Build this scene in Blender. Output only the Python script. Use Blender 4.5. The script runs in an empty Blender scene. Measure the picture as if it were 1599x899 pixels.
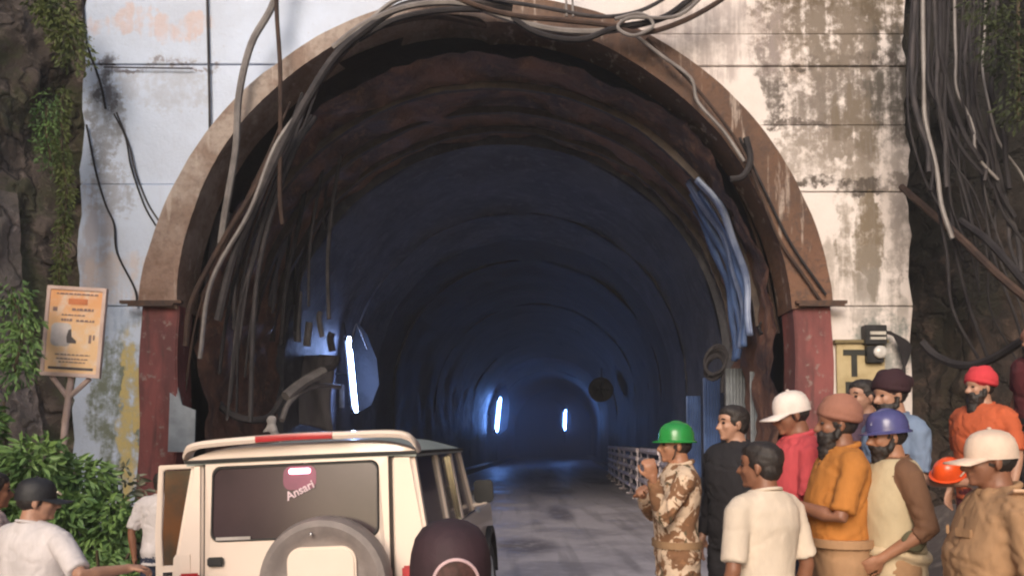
import bpy, bmesh, math, random
import numpy as np
from mathutils import Vector, Matrix, Quaternion
random.seed(7)
C = bpy.context.scene.collection
SC = bpy.context.scene
R = math.radians
# ------------------------------------------------------------------ camera
HE = 1.75; F = 1300.0; PITCH = R(3.0)
SY = (690 - 449.5) / F - math.tan(PITCH)
cam_d = bpy.data.cameras.new('camera'); cam = bpy.data.objects.new('camera', cam_d); C.objects.link(cam)
cam.location = (0, 0, HE); cam.rotation_euler = (math.pi / 2 + PITCH, 0, 0)
cam_d.sensor_width = 36; cam_d.lens = 36 * F / 1599; cam_d.shift_y = SY * F / 1599
cam_d.clip_end = 2000; cam_d.clip_start = 0.05
SC.camera = cam
# ------------------------------------------------------------------ light
SUN_EL, SUN_AZ = R(27), R(194)      # azimuth clockwise from +Y: behind the camera, a little to its left
w = bpy.data.worlds.new('World'); SC.world = w; w.use_nodes = True
nt = w.node_tree; nt.nodes.clear()
sky = nt.nodes.new('ShaderNodeTexSky'); sky.sky_type = 'NISHITA'; sky.sun_disc = False
sky.sun_elevation = SUN_EL; sky.sun_rotation = SUN_AZ; sky.air_density = 1.2; sky.dust_density = 3.0
bg = nt.nodes.new('ShaderNodeBackground'); bg.inputs[1].default_value = 0.14
wo = nt.nodes.new('ShaderNodeOutputWorld')
nt.links.new(sky.outputs[0], bg.inputs[0]); nt.links.new(bg.outputs[0], wo.inputs[0])
sd = bpy.data.lights.new('sun', 'SUN'); sun = bpy.data.objects.new('sun', sd); C.objects.link(sun)
sd.energy = 2.1; sd.angle = R(28); sd.color = (1.0, 0.88, 0.79)
sdir = Vector((math.sin(SUN_AZ) * math.cos(SUN_EL), math.cos(SUN_AZ) * math.cos(SUN_EL), math.sin(SUN_EL)))
sun.rotation_euler = sdir.to_track_quat('Z', 'Y').to_euler(); sun.location = sdir * 40
SC.view_settings.view_transform = 'Standard'; SC.view_settings.look = 'None'
HAZE = 0.002
SC.view_settings.gamma = 1; SC.view_settings.exposure = 0.22
SC.render.filter_size = 1.5
try:
    SC.cycles.filter_width = 2.2
    SC.cycles.max_bounces = 6; SC.cycles.volume_bounces = 0
except Exception: pass

def at(px, py, Y):
    xc = (px - 799.5) / F; yc = (449.5 - py) / F + SY
    d = Vector((xc, math.cos(PITCH) - math.sin(PITCH) * yc, math.sin(PITCH) + math.cos(PITCH) * yc))
    return Vector((0, 0, HE)) + d * (Y / d.y)

# ------------------------------------------------------------------ materials
class NB:
    def __init__(s, name):
        s.m = bpy.data.materials.new(name); s.m.use_nodes = True; s.t = s.m.node_tree
        s.p = s.t.nodes['Principled BSDF']; s.tc = s.t.nodes.new('ShaderNodeTexCoord')
    def n(s, ty): return s.t.nodes.new(ty)
    def put(s, sock, v):
        if isinstance(v, bpy.types.NodeSocket): s.t.links.new(v, sock)
        elif isinstance(v, (tuple, list)) and len(v) == 3 and sock.type == 'RGBA': sock.default_value = (*v, 1)
        else: sock.default_value = v
    def vec(s, scale=(1, 1, 1), loc=(0, 0, 0), rot=(0, 0, 0)):
        m = s.n('ShaderNodeMapping'); s.t.links.new(s.tc.outputs['Object'], m.inputs[0])
        m.inputs[1].default_value = loc; m.inputs[2].default_value = rot; m.inputs[3].default_value = scale
        return m.outputs[0]
    def noise(s, scale=5, detail=4, v=None, rough=.6, dist=0):
        n = s.n('ShaderNodeTexNoise'); s.t.links.new(v or s.tc.outputs['Object'], n.inputs['Vector'])
        n.inputs['Scale'].default_value = scale; n.inputs['Detail'].default_value = detail
        n.inputs['Roughness'].default_value = rough; n.inputs['Distortion'].default_value = dist
        return n.outputs[0]
    def ss(s, x, a, b):
        n = s.n('ShaderNodeMapRange'); n.interpolation_type = 'SMOOTHSTEP'
        s.put(n.inputs[0], x); n.inputs[1].default_value = a; n.inputs[2].default_value = b
        return n.outputs[0]
    def mix(s, f, a, b):
        n = s.n('ShaderNodeMix'); n.data_type = 'RGBA'
        s.put(n.inputs[0], f); s.put(n.inputs[6], a); s.put(n.inputs[7], b); return n.outputs[2]
    def ma(s, op, a, b=0.0, c=None):
        n = s.n('ShaderNodeMath'); n.operation = op; s.put(n.inputs[0], a); s.put(n.inputs[1], b)
        if c is not None: s.put(n.inputs[2], c)
        return n.outputs[0]
    def xyz(s):
        n = s.n('ShaderNodeSeparateXYZ'); s.t.links.new(s.tc.outputs['Object'], n.inputs[0]); return n.outputs
    def ell(s, cx, cz, rx, rz):
        o = s.xyz() if not hasattr(s, '_o') else s._o; s._o = o
        a = s.ma('MULTIPLY_ADD', o[0], 1 / rx, -cx / rx); b = s.ma('MULTIPLY_ADD', o[2], 1 / rz, -cz / rz)
        d = s.ma('ADD', s.ma('MULTIPLY', a, a), s.ma('MULTIPLY', b, b))
        return s.ss(d, 1.25, .2)
    def bump(s, h, st=.3, dist=.02):
        n = s.n('ShaderNodeBump'); n.inputs['Strength'].default_value = st; n.inputs['Distance'].default_value = dist
        s.put(n.inputs['Height'], h); s.t.links.new(n.outputs[0], s.p.inputs['Normal'])
    def fin(s, col, rough=.8, metal=0.0, **k):
        s.put(s.p.inputs['Base Color'], col); s.put(s.p.inputs['Roughness'], rough); s.p.inputs['Metallic'].default_value = metal
        for kk, v in k.items(): s.put(s.p.inputs[kk.replace('_', ' ')], v)
        return s.m
_M = {}
def M(name, col, col2=None, rough=.75, metal=0.0, sc=4.0, bs=40.0, bst=.25, bd=.01, stretch=(1, 1, 1), lo=.35, hi=.65, **k):
    if name in _M: return _M[name]
    b = NB(name); c2 = col2 or tuple(x * .72 for x in col)
    v = b.vec(stretch); n1 = b.noise(sc, 5, v)
    c = b.mix(b.ss(n1, lo, hi), col, c2)
    if bst: b.bump(b.noise(bs, 4, v), bst, bd)
    _M[name] = b.fin(c, rough, metal, **k); return _M[name]
def glow(name, col, st):
    if name in _M: return _M[name]
    b = NB(name); b.p.inputs['Emission Color'].default_value = (*col, 1); b.p.inputs['Emission Strength'].default_value = st
    _M[name] = b.fin((.8, .8, .8), .4); return _M[name]

ORD = ['first', 'second', 'third', 'fourth', 'fifth', 'sixth', 'seventh', 'eighth', 'ninth', 'tenth', 'eleventh', 'twelfth', 'thirteenth', 'fourteenth', 'fifteenth', 'sixteenth', 'seventeenth', 'eighteenth', 'nineteenth', 'twentieth', 'twenty-first', 'twenty-second', 'twenty-third', 'twenty-fourth', 'twenty-fifth', 'twenty-sixth', 'twenty-seventh', 'twenty-eighth']
CN = {}
def cname(m): return CN.get(m.name, 'dark')
# ------------------------------------------------------------------ mesh helpers
class G:
    """collects verts and faces"""
    def __init__(s): s.v = []; s.f = []
    def add(s, vs, fs):
        o = len(s.v); s.v += [tuple(x) for x in vs]; s.f += [tuple(i + o for i in f) for f in fs]; return s
    def box(s, c, d, rot=None):
        vs = []
        for sx in (-.5, .5):
            for sy in (-.5, .5):
                for sz in (-.5, .5):
                    p = Vector((sx * d[0], sy * d[1], sz * d[2]))
                    if rot is not None: p = rot @ p
                    vs.append(p + Vector(c))
        return s.add(vs, [(0, 1, 3, 2), (4, 6, 7, 5), (0, 4, 5, 1), (2, 3, 7, 6), (0, 2, 6, 4), (1, 5, 7, 3)])
    def tube(s, pts, r, n=8, caps=True, round_=False, flat=1.0):
        pts = [Vector(p) for p in pts]; rs = list(r) if isinstance(r, (list, tuple)) else [r] * len(pts)
        if round_:   # rounded ends
            a = (pts[0] - pts[1]).normalized(); b = (pts[-1] - pts[-2]).normalized()
            p0, r0, p1, r1 = pts[0], rs[0], pts[-1], rs[-1]
            pts = [p0 + a * r0 * .95, p0 + a * r0 * .7] + pts + [p1 + b * r1 * .7, p1 + b * r1 * .95]
            rs = [r0 * .3, r0 * .71] + rs + [r1 * .71, r1 * .3]
        m = len(pts); vs = []; up = None
        for i in range(m):
            t = (pts[min(i + 1, m - 1)] - pts[max(i - 1, 0)]).normalized()
            if up is None:
                up = Vector((0, 0, 1)) if abs(t.z) < .9 else Vector((1, 0, 0))
            x = t.cross(up).normalized(); y = x.cross(t).normalized(); up = y
            for k in range(n):
                a = 2 * math.pi * k / n
                vs.append(pts[i] + x * (math.cos(a) * rs[i]) + y * (math.sin(a) * rs[i] * flat))
        fs = [(i * n + k, i * n + (k + 1) % n, (i + 1) * n + (k + 1) % n, (i + 1) * n + k) for i in range(m - 1) for k in range(n)]
        if caps: fs += [tuple(range(n - 1, -1, -1)), tuple((m - 1) * n + k for k in range(n))]
        return s.add(vs, fs)
    def ball(s, c, r, rot=None, nu=16, nv=10):
        c = Vector(c); vs = []
        for i in range(1, nv):
            th = math.pi * i / nv
            for k in range(nu):
                a = 2 * math.pi * k / nu
                p = Vector((r[0] * math.sin(th) * math.cos(a), r[1] * math.sin(th) * math.sin(a), r[2] * math.cos(th)))
                vs.append(c + (rot @ p if rot is not None else p))
        t = Vector((0, 0, r[2])); t = rot @ t if rot is not None else t
        vs += [c + t, c - t]; T = len(vs) - 2
        fs = [(i * nu + k, (i + 1) * nu + k, (i + 1) * nu + (k + 1) % nu, i * nu + (k + 1) % nu) for i in range(nv - 2) for k in range(nu)]
        fs += [(T, k, (k + 1) % nu) for k in range(nu)] + [((nv - 2) * nu + (k + 1) % nu, (nv - 2) * nu + k, T + 1) for k in range(nu)]
        return s.add(vs, fs)
    def loft(s, rows, n=20, e=2.3):
        """rows: (z, cx, cy, rx, ry) closed body of elliptical sections"""
        vs = []
        for z, cx, cy, rx, ry in rows:
            for k in range(n):
                a = 2 * math.pi * k / n; ca, sa = math.cos(a), math.sin(a)
                vs.append((cx + rx * math.copysign(abs(ca) ** (2 / e), ca), cy + ry * math.copysign(abs(sa) ** (2 / e), sa), z))
        m = len(rows)
        fs = [(i * n + k, i * n + (k + 1) % n, (i + 1) * n + (k + 1) % n, (i + 1) * n + k) for i in range(m - 1) for k in range(n)]
        fs += [tuple(range(n - 1, -1, -1)), tuple((m - 1) * n + k for k in range(n))]
        return s.add(vs, fs)
    def prism(s, poly, fn0, fn1):
        """poly 2D, mapped by fn0 / fn1 to the two faces"""
        n = len(poly); vs = [fn0(*p) for p in poly] + [fn1(*p) for p in poly]
        return s.add(vs, [tuple(range(n)), tuple(range(2 * n - 1, n - 1, -1))] + [(k, k + n, (k + 1) % n + n, (k + 1) % n) for k in range(n)])
    def frame(s, outer, inner, fn0, fn1):
        n = len(outer); vs = [fn0(*p) for p in outer] + [fn0(*p) for p in inner] + [fn1(*p) for p in outer] + [fn1(*p) for p in inner]
        fs = []
        for k in range(n):
            j = (k + 1) % n
            fs += [(k, j, n + j, n + k), (2 * n + j, 2 * n + k, 3 * n + k, 3 * n + j), (j, k, 2 * n + k, 2 * n + j), (n + k, n + j, 3 * n + j, 3 * n + k)]
        return s.add(vs, fs)
    def obj(s, name, m, parent=None, smooth=True, bevel=0, label=None, seg=2):
        me = bpy.data.meshes.new(name); me.from_pydata(s.v, [], s.f); me.validate()
        bm = bmesh.new(); bm.from_mesh(me); bmesh.ops.recalc_face_normals(bm, faces=bm.faces)
        if bevel:
            es = [e for e in bm.edges if len(e.link_faces) == 2 and e.calc_face_angle(0) > .6]
            bmesh.ops.bevel(bm, geom=es, offset=bevel, segments=seg, affect='EDGES', clamp_overlap=True)
        bm.to_mesh(me); bm.free()
        if smooth:
            me.polygons.foreach_set('use_smooth', [True] * len(me.polygons))
            try: me.set_sharp_from_angle(angle=R(38))
            except Exception: pass
        me.materials.append(m); o = bpy.data.objects.new(name, me); C.objects.link(o)
        if parent: o.parent = parent
        if label: o['label'] = label
        return o
def tag(o, label=None, cat=None, group=None, kind=None):
    if label: o['label'] = label
    if cat: o['category'] = cat
    if group: o['group'] = group
    if kind: o['kind'] = kind
    return o
def thing(name, label, cat, loc=(0, 0, 0), rot=(0, 0, 0), group=None):
    o = bpy.data.objects.new(name, None); C.objects.link(o); o.location = loc; o.rotation_euler = rot
    o.empty_display_size = .1
    return tag(o, label, cat, group)
def copy_tree(o, parent=None):
    c = o.copy(); C.objects.link(c); c.parent = parent
    for ch in list(o.children): copy_tree(ch, c)
    return c
def crom(pts, k=6):
    P = [Vector(p) for p in pts]; P = [P[0] * 2 - P[1]] + P + [P[-1] * 2 - P[-2]]; out = []
    for i in range(1, len(P) - 2):
        for j in range(k):
            t = j / k; a, b, c, d = P[i - 1:i + 3]
            out.append(.5 * ((2 * b) + (c - a) * t + (2 * a - 5 * b + 4 * c - d) * t * t + (3 * b - a - 3 * c + d) * t ** 3))
    out.append(P[-2]); return out
def rrect(x0, z0, x1, z1, r, k=5):
    out = []
    for cx, cz, a0 in ((x1 - r, z0 + r, -90), (x1 - r, z1 - r, 0), (x0 + r, z1 - r, 90), (x0 + r, z0 + r, 180)):
        for i in range(k + 1):
            a = R(a0 + 90 * i / k); out.append((cx + r * math.cos(a), cz + r * math.sin(a)))
    return out
def nz(P, sc, seed=0):
    """cheap vectorised smooth noise, P (n,3) -> about -1..1"""
    rg = np.random.RandomState(seed); out = np.zeros(len(P)); amp = 1; tot = 0
    for o in range(4):
        for _ in range(3):
            d = rg.normal(size=3); d /= np.linalg.norm(d); d2 = rg.normal(size=3)
            out += amp * np.sin(P @ d * sc * (1.7 ** o) + rg.rand() * 7 + 1.3 * np.sin(P @ d2 * sc * .6 * (1.7 ** o) + rg.rand() * 7))
        tot += amp * 1.9; amp *= .58
    return out / tot
def displace(me, amp, sc, seed=0, axis=None):
    n = len(me.vertices); co = np.empty(n * 3); me.vertices.foreach_get('co', co); co = co.reshape(-1, 3)
    no = np.empty(n * 3); me.vertices.foreach_get('normal', no); no = no.reshape(-1, 3)
    co = co + (no if axis is None else np.array(axis)) * (nz(co, sc, seed) * amp)[:, None]
    me.vertices.foreach_set('co', co.ravel()); me.update()
def remesh(name, g, voxel, m, parent=None, smooth=2, amp=0, sc=20, seed=0, label=None, fn=None):
    me = bpy.data.meshes.new(name); me.from_pydata(g.v, [], g.f)
    bm = bmesh.new(); bm.from_mesh(me); bmesh.ops.recalc_face_normals(bm, faces=bm.faces); bm.to_mesh(me); bm.free()
    o = bpy.data.objects.new(name, me); C.objects.link(o)
    md = o.modifiers.new('r', 'REMESH'); md.mode = 'VOXEL'; md.voxel_size = voxel; md.use_smooth_shade = True
    if smooth: s = o.modifiers.new('s', 'SMOOTH'); s.factor = .5; s.iterations = smooth
    dg = bpy.context.evaluated_depsgraph_get(); new = bpy.data.meshes.new_from_object(o.evaluated_get(dg))
    o.modifiers.clear(); o.data = new; bpy.data.meshes.remove(me); new.name = name
    if amp: displace(new, amp, sc, seed)
    if fn: fn(new)
    new.materials.clear(); new.materials.append(m)
    new.polygons.foreach_set('use_smooth', [True] * len(new.polygons))
    if parent: o.parent = parent
    if label: o['label'] = label
    return o
def grid(name, nu, nv, fn, m, parent=None, smooth=True):
    g = G(); vs = [fn(i / nu, j / nv) for j in range(nv + 1) for i in range(nu + 1)]
    g.add(vs, [(j * (nu + 1) + i, j * (nu + 1) + i + 1, (j + 1) * (nu + 1) + i + 1, (j + 1) * (nu + 1) + i) for j in range(nv) for i in range(nu)])
    me = bpy.data.meshes.new(name); me.from_pydata(g.v, [], g.f)
    me.polygons.foreach_set('use_smooth', [smooth] * len(me.polygons)); me.materials.append(m)
    o = bpy.data.objects.new(name, me); C.objects.link(o)
    if parent: o.parent = parent
    return o
# ================================================================== SETTING
PY = 13.0                                    # distance of the portal face
pc = at(760, 525, PY); PCX, PCZ = pc.x, pc.z
RO, RI = 5.4, 4.72
AX = (880 - 800) / F                          # the tunnel runs a little to the right
def tun(x, z, Y): return Vector((PCX + x + AX * (Y - PY), Y, z))
def sstep(x, a, b):
    t = min(1, max(0, (x - a) / (b - a))); return t * t * (3 - 2 * t)
def ground_z(x, y):
    near = sstep(y, 3.1, 4.3) * .75 + .25
    g = .28 * sstep(x, .85, 1.75) * near + .24 * sstep(x, 1.75, 2.7) * near + .65 * sstep(x, 3.6, 4.5)
    g *= 1 - sstep(y, 8.5, 11)
    g += .5 * sstep(-x, 3.0, 5.5) * sstep(y, 5, 7) * (1 - sstep(y, 12, 13))
    return g
# ground
b = NB('earth'); n1 = b.noise(.9, 6); n2 = b.noise(7, 6)
c = b.mix(b.ss(n1, .35, .65), (.16, .12, .10), (.10, .08, .07)); c = b.mix(b.ss(n2, .5, .7), c, (.22, .18, .15))
b.bump(b.noise(14, 8), .6, .04); m_earth = b.fin(c, .9)
def gfn(u, v):
    x = -40 + 80 * u; y = -25 + 85 * v
    # denser in the middle
    x = math.copysign(abs(x / 40) ** 1.8 * 40, x)
    return (x, y, ground_z(x, y) - .01 + (.03 * math.sin(x * 3.1 + y * 1.7) * math.sin(y * 2.3 - x) if abs(x) > 2 else 0) * (1 if y < 12.5 else 0))
go = grid('ground', 130, 150, gfn, m_earth); tag(go, kind='structure')
# road: concrete wet floor running into the tunnel
b = NB('wet_road'); n1 = b.noise(.7, 6, dist=.6); n2 = b.noise(5, 8)
c = b.mix(b.ss(n1, .38, .62), (.40, .375, .41), (.30, .28, .31)); c = b.mix(b.ss(n2, .45, .75), c, (.46, .43, .47))
o = b._o = b.xyz(); pu = at(850, 790, 10)
tr = b.noise(1.1, 3, b.vec((2.2, .12, 1)))
c = b.mix(b.ma('MULTIPLY', b.ss(tr, .5, .62), .3), c, (.07, .06, .065))
def ellxy(cx, cy, rx, ry_):
    a = b.ma('MULTIPLY_ADD', o[0], 1 / rx, -cx / rx); d_ = b.ma('MULTIPLY_ADD', o[1], 1 / ry_, -cy / ry_)
    return b.ss(b.ma('ADD', b.ma('MULTIPLY', a, a), b.ma('MULTIPLY', d_, d_)), 1.3, .2)
for (px_, py_, rx_, ry2) in ((862, 765, .9, 3.5), (875, 800, .35, 2.6), (930, 750, .8, 4), (820, 850, .6, 1.2), (700, 800, .6, 3)):
    Yq = HE * F / (py_ - 690); q = at(px_, py_, Yq); c = b.mix(b.ma('MULTIPLY', b.ma('MULTIPLY', ellxy(q.x, Yq, rx_, ry2), b.ss(n2, .3, .55)), .75), c, (.07, .06, .07))
b.bump(b.noise(30, 6), .35, .01)
m_road = b.fin(c, b.ma('MULTIPLY_ADD', b.ss(n1, .4, .6), -.25, .68))
g = G(); N = 60; vs = []
for j in range(N + 1):
    Y = -20 + 118 * j / N
    for i in range(13):
        u = i / 12; hw0 = -4.6; hw1 = 4.6
        X0 = -3.1 - .3 * math.sin(Y * .7) if Y < 11 else PCX + AX * (Y - PY) - 4.55
        X1 = .95 + .1 * math.sin(Y * 1.3) if Y < 11 else PCX + AX * (Y - PY) + 4.55
        vs.append((X0 + (X1 - X0) * u, Y, .004 + .008 * math.sin(Y * 1.1 + i) * (0 < i < 12)))
g.add(vs, [(j * 13 + i, j * 13 + i + 1, (j + 1) * 13 + i + 1, (j + 1) * 13 + i) for j in range(N) for i in range(12)])
tag(g.obj('road', m_road), kind='structure')
# ---- portal wall
b = NB('painted_wall'); o = b.xyz()
wn_ = b.n('ShaderNodeTexNoise'); b.t.links.new(b.tc.outputs['Object'], wn_.inputs['Vector']); wn_.inputs['Scale'].default_value = 1.3; wn_.inputs['Detail'].default_value = 6; wn_.inputs['Roughness'].default_value = .65
vm = b.n('ShaderNodeVectorMath'); vm.operation = 'MULTIPLY_ADD'; b.t.links.new(wn_.outputs[1], vm.inputs[0]); vm.inputs[1].default_value = (1.1, 0, 1.1); b.t.links.new(b.tc.outputs['Object'], vm.inputs[2])
va = b.n('ShaderNodeVectorMath'); va.operation = 'SUBTRACT'; b.t.links.new(vm.outputs[0], va.inputs[0]); va.inputs[1].default_value = (.55, 0, .55)
sx_ = b.n('ShaderNodeSeparateXYZ'); b.t.links.new(va.outputs[0], sx_.inputs[0]); b._o = sx_.outputs
sidef = b.ss(o[0], -3, 3)
base = b.mix(sidef, (.66, .75, .92), (.78, .71, .68))  # bluish sky light is put into the paint of the left half
big = b.noise(.5, 5); base = b.mix(b.ss(big, .4, .7), base, b.mix(sidef, (.56, .62, .74), (.66, .58, .54)))
blot = b.noise(2.2, 8, b.vec((1, 1, .8)), .7); drip = b.noise(2.6, 6, b.vec((1.6, 1, .16)), .65); fine = b.noise(9, 8, rough=.7)
grain = b.ss(b.ma('ADD', b.ma('MULTIPLY', b.noise(4, 6, rough=.65), .7), b.ma('ADD', b.ma('MULTIPLY', drip, .6), b.ma('MULTIPLY', fine, .25))), .60, .84)
def W(px, py): p = at(px, py, PY); return p.x, p.z
def stain(c, px, py, rx, rz, col, st, tex='blot', lo=.38, hi=.6):
    if px > 1100: rx *= 1.1; rz *= 1.1; col = tuple(k * .6 for k in col)
    x, z = W(px, py); m = b.ell(x, z, rx, rz)
    t = {'blot': blot, 'drip': drip, 'fine': fine}[tex]
    off_ = (lo + hi) / 2 - .48
    f = b.ma('MULTIPLY', b.ss(b.ma('MULTIPLY_ADD', t, 3.2, b.ma('ADD', m, -1.6)), .30 + off_ * 2, 1.0 + off_ * 2), b.ma('MULTIPLY', b.ss(m, 0, .12), b.ma('MULTIPLY', grain, st))); return b.mix(f, c, col)
GB = (.13, .10, .06); GG = (.30, .27, .25)
c = base
# left half
c = stain(c, 165, 190, .35, 1.1, (.25, .25, .27), .8, 'fine'); c = stain(c, 235, 40, 1.3, .28, (.70, .46, .36), .5, 'drip', .42, .6)
c = stain(c, 175, 300, .5, .5, (.33, .33, .36), .7, 'fine'); c = stain(c, 140, 420, .3, 1.5, (.45, .40, .42), .7, 'drip')
c = stain(c, 255, 130, .9, .5, (.48, .5, .56), .6, 'fine'); c = stain(c, 200, 440, .9, .5, (.70, .55, .47), .5, 'drip', .4, .6)
c = stain(c, 185, 640, .5, 1.4, (.16, .18, .10), .9, 'blot', .25, .55); c = stain(c, 200, 650, .18, 1.6, (.70, .55, .22), .9, 'drip', .1, .5)
c = stain(c, 190, 500, .3, .5, (.35, .45, .62), .7, 'drip')
# right half
c = stain(c, 1340, 10, 1.0, .8, GB, .95, 'blot', .3, .5); c = stain(c, 1260, 60, 1.0, 1.0, (.50, .38, .30), .8, 'fine', .4, .6)
c = stain(c, 1350, 140, 1.2, 1.3, (.17, .14, .11), .95, 'blot', .34, .58); c = stain(c, 1290, 170, .9, .9, (.36, .30, .26), .9, 'fine', .42, .6); c = stain(c, 1330, 20, 1.6, .7, (.20, .15, .10), .9, 'fine', .38, .58); c = stain(c, 1390, 130, .4, 1.0, (.15, .13, .11), .85, 'drip', .35, .6); c = stain(c, 1205, 120, .22, .9, (.15, .12, .10), .9, 'fine', .36, .56)
c = stain(c, 1330, 220, .6, .9, (.30, .24, .18), .85, 'drip', .4, .55); c = stain(c, 1355, 380, .22, .85, (.30, .23, .15), .95, 'drip', .15, .4)
c = stain(c, 1318, 370, .14, .9, (.40, .33, .26), .8, 'drip', .2, .5); c = stain(c, 1300, 420, 1.0, .6, (.42, .36, .30), .6, 'drip')
c = stain(c, 1270, 250, .9, .5, (.52, .44, .38), .8, 'fine', .4, .6); c = stain(c, 1370, 480, .6, .6, (.42, .38, .34), .6, 'drip')
c = stain(c, 1120, 60, 1.5, .9, (.62, .52, .50), .7, 'drip', .4, .7); c = stain(c, 1380, 560, .5, .8, (.32, .36, .34), .8, 'fine', .3, .6)
c = stain(c, 1350, 101, 1.3, .10, (.14, .11, .09), .95, 'fine', .3, .5); c = stain(c, 1345, 290, 1.2, .12, (.14, .11, .09), .95, 'fine', .3, .5)
c = stain(c, 1240, 197, .6, .06, (.2, .16, .14), .9, 'fine', .35, .5); c = stain(c, 240, 105, 1.1, .05, (.25, .22, .24), .8, 'fine', .3, .55)
c = stain(c, 168, 135, .12, .5, (.12, .12, .14), .95, 'blot', .2, .5); c = stain(c, 1300, 60, .8, .7, (.40, .33, .27), .8, 'drip', .35, .55); c = stain(c, 1400, 330, .25, 1.4, (.45, .38, .34), .7, 'fine', .35, .55)
# general speckle and drips
c = b.mix(b.ma('MULTIPLY', b.ss(fine, .60, .74), .5), c, (.34, .30, .28)); c = b.mix(b.ma('MULTIPLY', b.ss(drip, .58, .75), .28), c, (.42, .38, .38))
b.bump(b.ma('ADD', fine, blot), .5, .03); m_wall = b.fin(c, .85)
portal = thing('tunnel_portal', 'whitewashed concrete tunnel portal wall with rusty brown arch ring and red columns', 'tunnel portal')
xL, xR = at(127, 250, PY).x, at(1417, 250, PY).x
zs = [0 - .3] + [at(0, y, PY).z for y in (478, 288, 101)] + [at(0, -100, PY).z]
zs2 = [-.3] + [at(0, y, PY).z for y in (478, 300, 196, 104, 54, -100)]
def arcx(z): return math.sqrt(max(0, RO * RO - (z - PCZ) ** 2)) if z > PCZ else RO
def panel(side, z0, z1, nxx=None):
    g = G(); n = 14
    inner = [(PCX + side * (arcx(z0 + .006 + (z1 - z0 - .012) * i / n) + .004), z0 + .006 + (z1 - z0 - .012) * i / n) for i in range(n + 1)]
    xo = xL if side < 0 else xR
    jit = lambda z: .03 * math.sin(z * 5.1 + side) + .02 * math.sin(z * 13)
    outer = [(xo + jit(z0 + (z1 - z0) * i / 8), z0 + .006 + (z1 - z0 - .012) * i / 8) for i in range(8, -1, -1)]
    dy = random.uniform(-.02, .02)
    g.prism(inner + outer, lambda x, z: (x, PY + dy, z), lambda x, z: (x, PY + .9, z))
    g.obj('wall_panel', m_wall, portal, smooth=False, bevel=.012, seg=1)
for a_, b_ in zip(zs, zs[1:]): panel(-1, a_, b_)
for a_, b_ in zip(zs2, zs2[1:]): panel(1, a_, b_)
# backing so the joints read dark, not as holes
g = G()
for s_ in (-1, 1):
    n = 40; zt = zs[-1] - .02; zz = [-.2 + (zt + .2) * i / n for i in range(n + 1)]
    xo = (xL if s_ < 0 else xR) - s_ * .06
    g.prism([(PCX + s_ * (arcx(z) + .03), z) for z in zz] + [(xo, z) for z in reversed(zz)], lambda x, z: (x, PY + .05, z), lambda x, z: (x, PY + .84, z))
g.obj('wall_core', M('joint_concrete', (.16, .14, .12), rough=.9), portal, smooth=False)
# arch ring
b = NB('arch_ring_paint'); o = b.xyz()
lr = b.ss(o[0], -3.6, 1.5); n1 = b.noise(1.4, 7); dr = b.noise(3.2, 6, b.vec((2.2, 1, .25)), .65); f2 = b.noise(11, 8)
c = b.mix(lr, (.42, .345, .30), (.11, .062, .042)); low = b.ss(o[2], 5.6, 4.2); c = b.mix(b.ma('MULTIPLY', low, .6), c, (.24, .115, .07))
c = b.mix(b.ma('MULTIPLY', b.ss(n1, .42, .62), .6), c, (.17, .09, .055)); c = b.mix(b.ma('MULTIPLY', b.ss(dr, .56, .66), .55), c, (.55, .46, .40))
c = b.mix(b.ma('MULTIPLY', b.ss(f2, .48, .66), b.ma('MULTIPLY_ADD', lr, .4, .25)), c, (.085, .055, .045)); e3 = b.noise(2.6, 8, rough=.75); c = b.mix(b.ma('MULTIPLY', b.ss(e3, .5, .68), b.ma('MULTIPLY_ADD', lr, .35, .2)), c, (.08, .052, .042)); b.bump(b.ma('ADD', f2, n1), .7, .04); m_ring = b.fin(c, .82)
def arcring(name, r0, r1, y0, y1, m, parent, a0=0, a1=180, n=72, wob=.02, down=0.0, seed=0):
    g = G(); vs = []; prof = []
    nr = max(2, int((r1 - r0) / .12)); ny = max(2, int((y1 - y0) / .14))
    sec = [(r0 + (r1 - r0) * i / nr, y0) for i in range(nr)] + [(r1, y0 + (y1 - y0) * i / ny) for i in range(ny)] + [(r1 - (r1 - r0) * i / nr, y1) for i in range(nr)] + [(r0, y1 - (y1 - y0) * i / ny) for i in range(ny)]
    k = len(sec)
    for i in range(n + 1):
        a = R(a0 + (a1 - a0) * i / n)
        for r, y in sec:
            if name == 'arch_ring' and r < RO - .01: r = r + (RO - r) / (RO - RI) * ((.52 if a < 1.57 else .12) * abs(math.sin(a)) ** .8 * abs(math.cos(a)) ** .5 + .22 * abs(math.sin(a)) ** 6)
            p = tun(-math.cos(a) * r, PCZ + math.sin(a) * r, y); vs.append(p)
    P = np.array([tuple(v) for v in vs]); d = nz(P, 2.6, seed) * wob; d2 = nz(P, 9, seed + 1) * wob * .4
    cen = np.array([(PCX + AX * (y - PY), y, PCZ) for v in vs for y in (v[1],)])
    rad = P - cen; rad /= np.linalg.norm(rad, axis=1)[:, None]
    P = P + rad * (d + d2)[:, None]; P[:, 1] += d2 * 1.5
    fs = [(i * k + j, i * k + (j + 1) % k, (i + 1) * k + (j + 1) % k, (i + 1) * k + j) for i in range(n) for j in range(k)]
    fs += [tuple(range(k)), tuple(n * k + j for j in range(k - 1, -1, -1))]
    g.add(P.tolist(), fs); return g.obj(name, m, parent)
ZL = at(0, 478, PY).z
a_lo = -0.0
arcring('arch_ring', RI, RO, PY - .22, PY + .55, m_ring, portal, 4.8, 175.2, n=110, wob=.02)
b = NB('faded_red_paint'); n1 = b.noise(1.6, 6, b.vec((1.5, 1, .4))); n2 = b.noise(6, 8, rough=.7); d3 = b.noise(3, 6, b.vec((2, 1, .2)))
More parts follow.
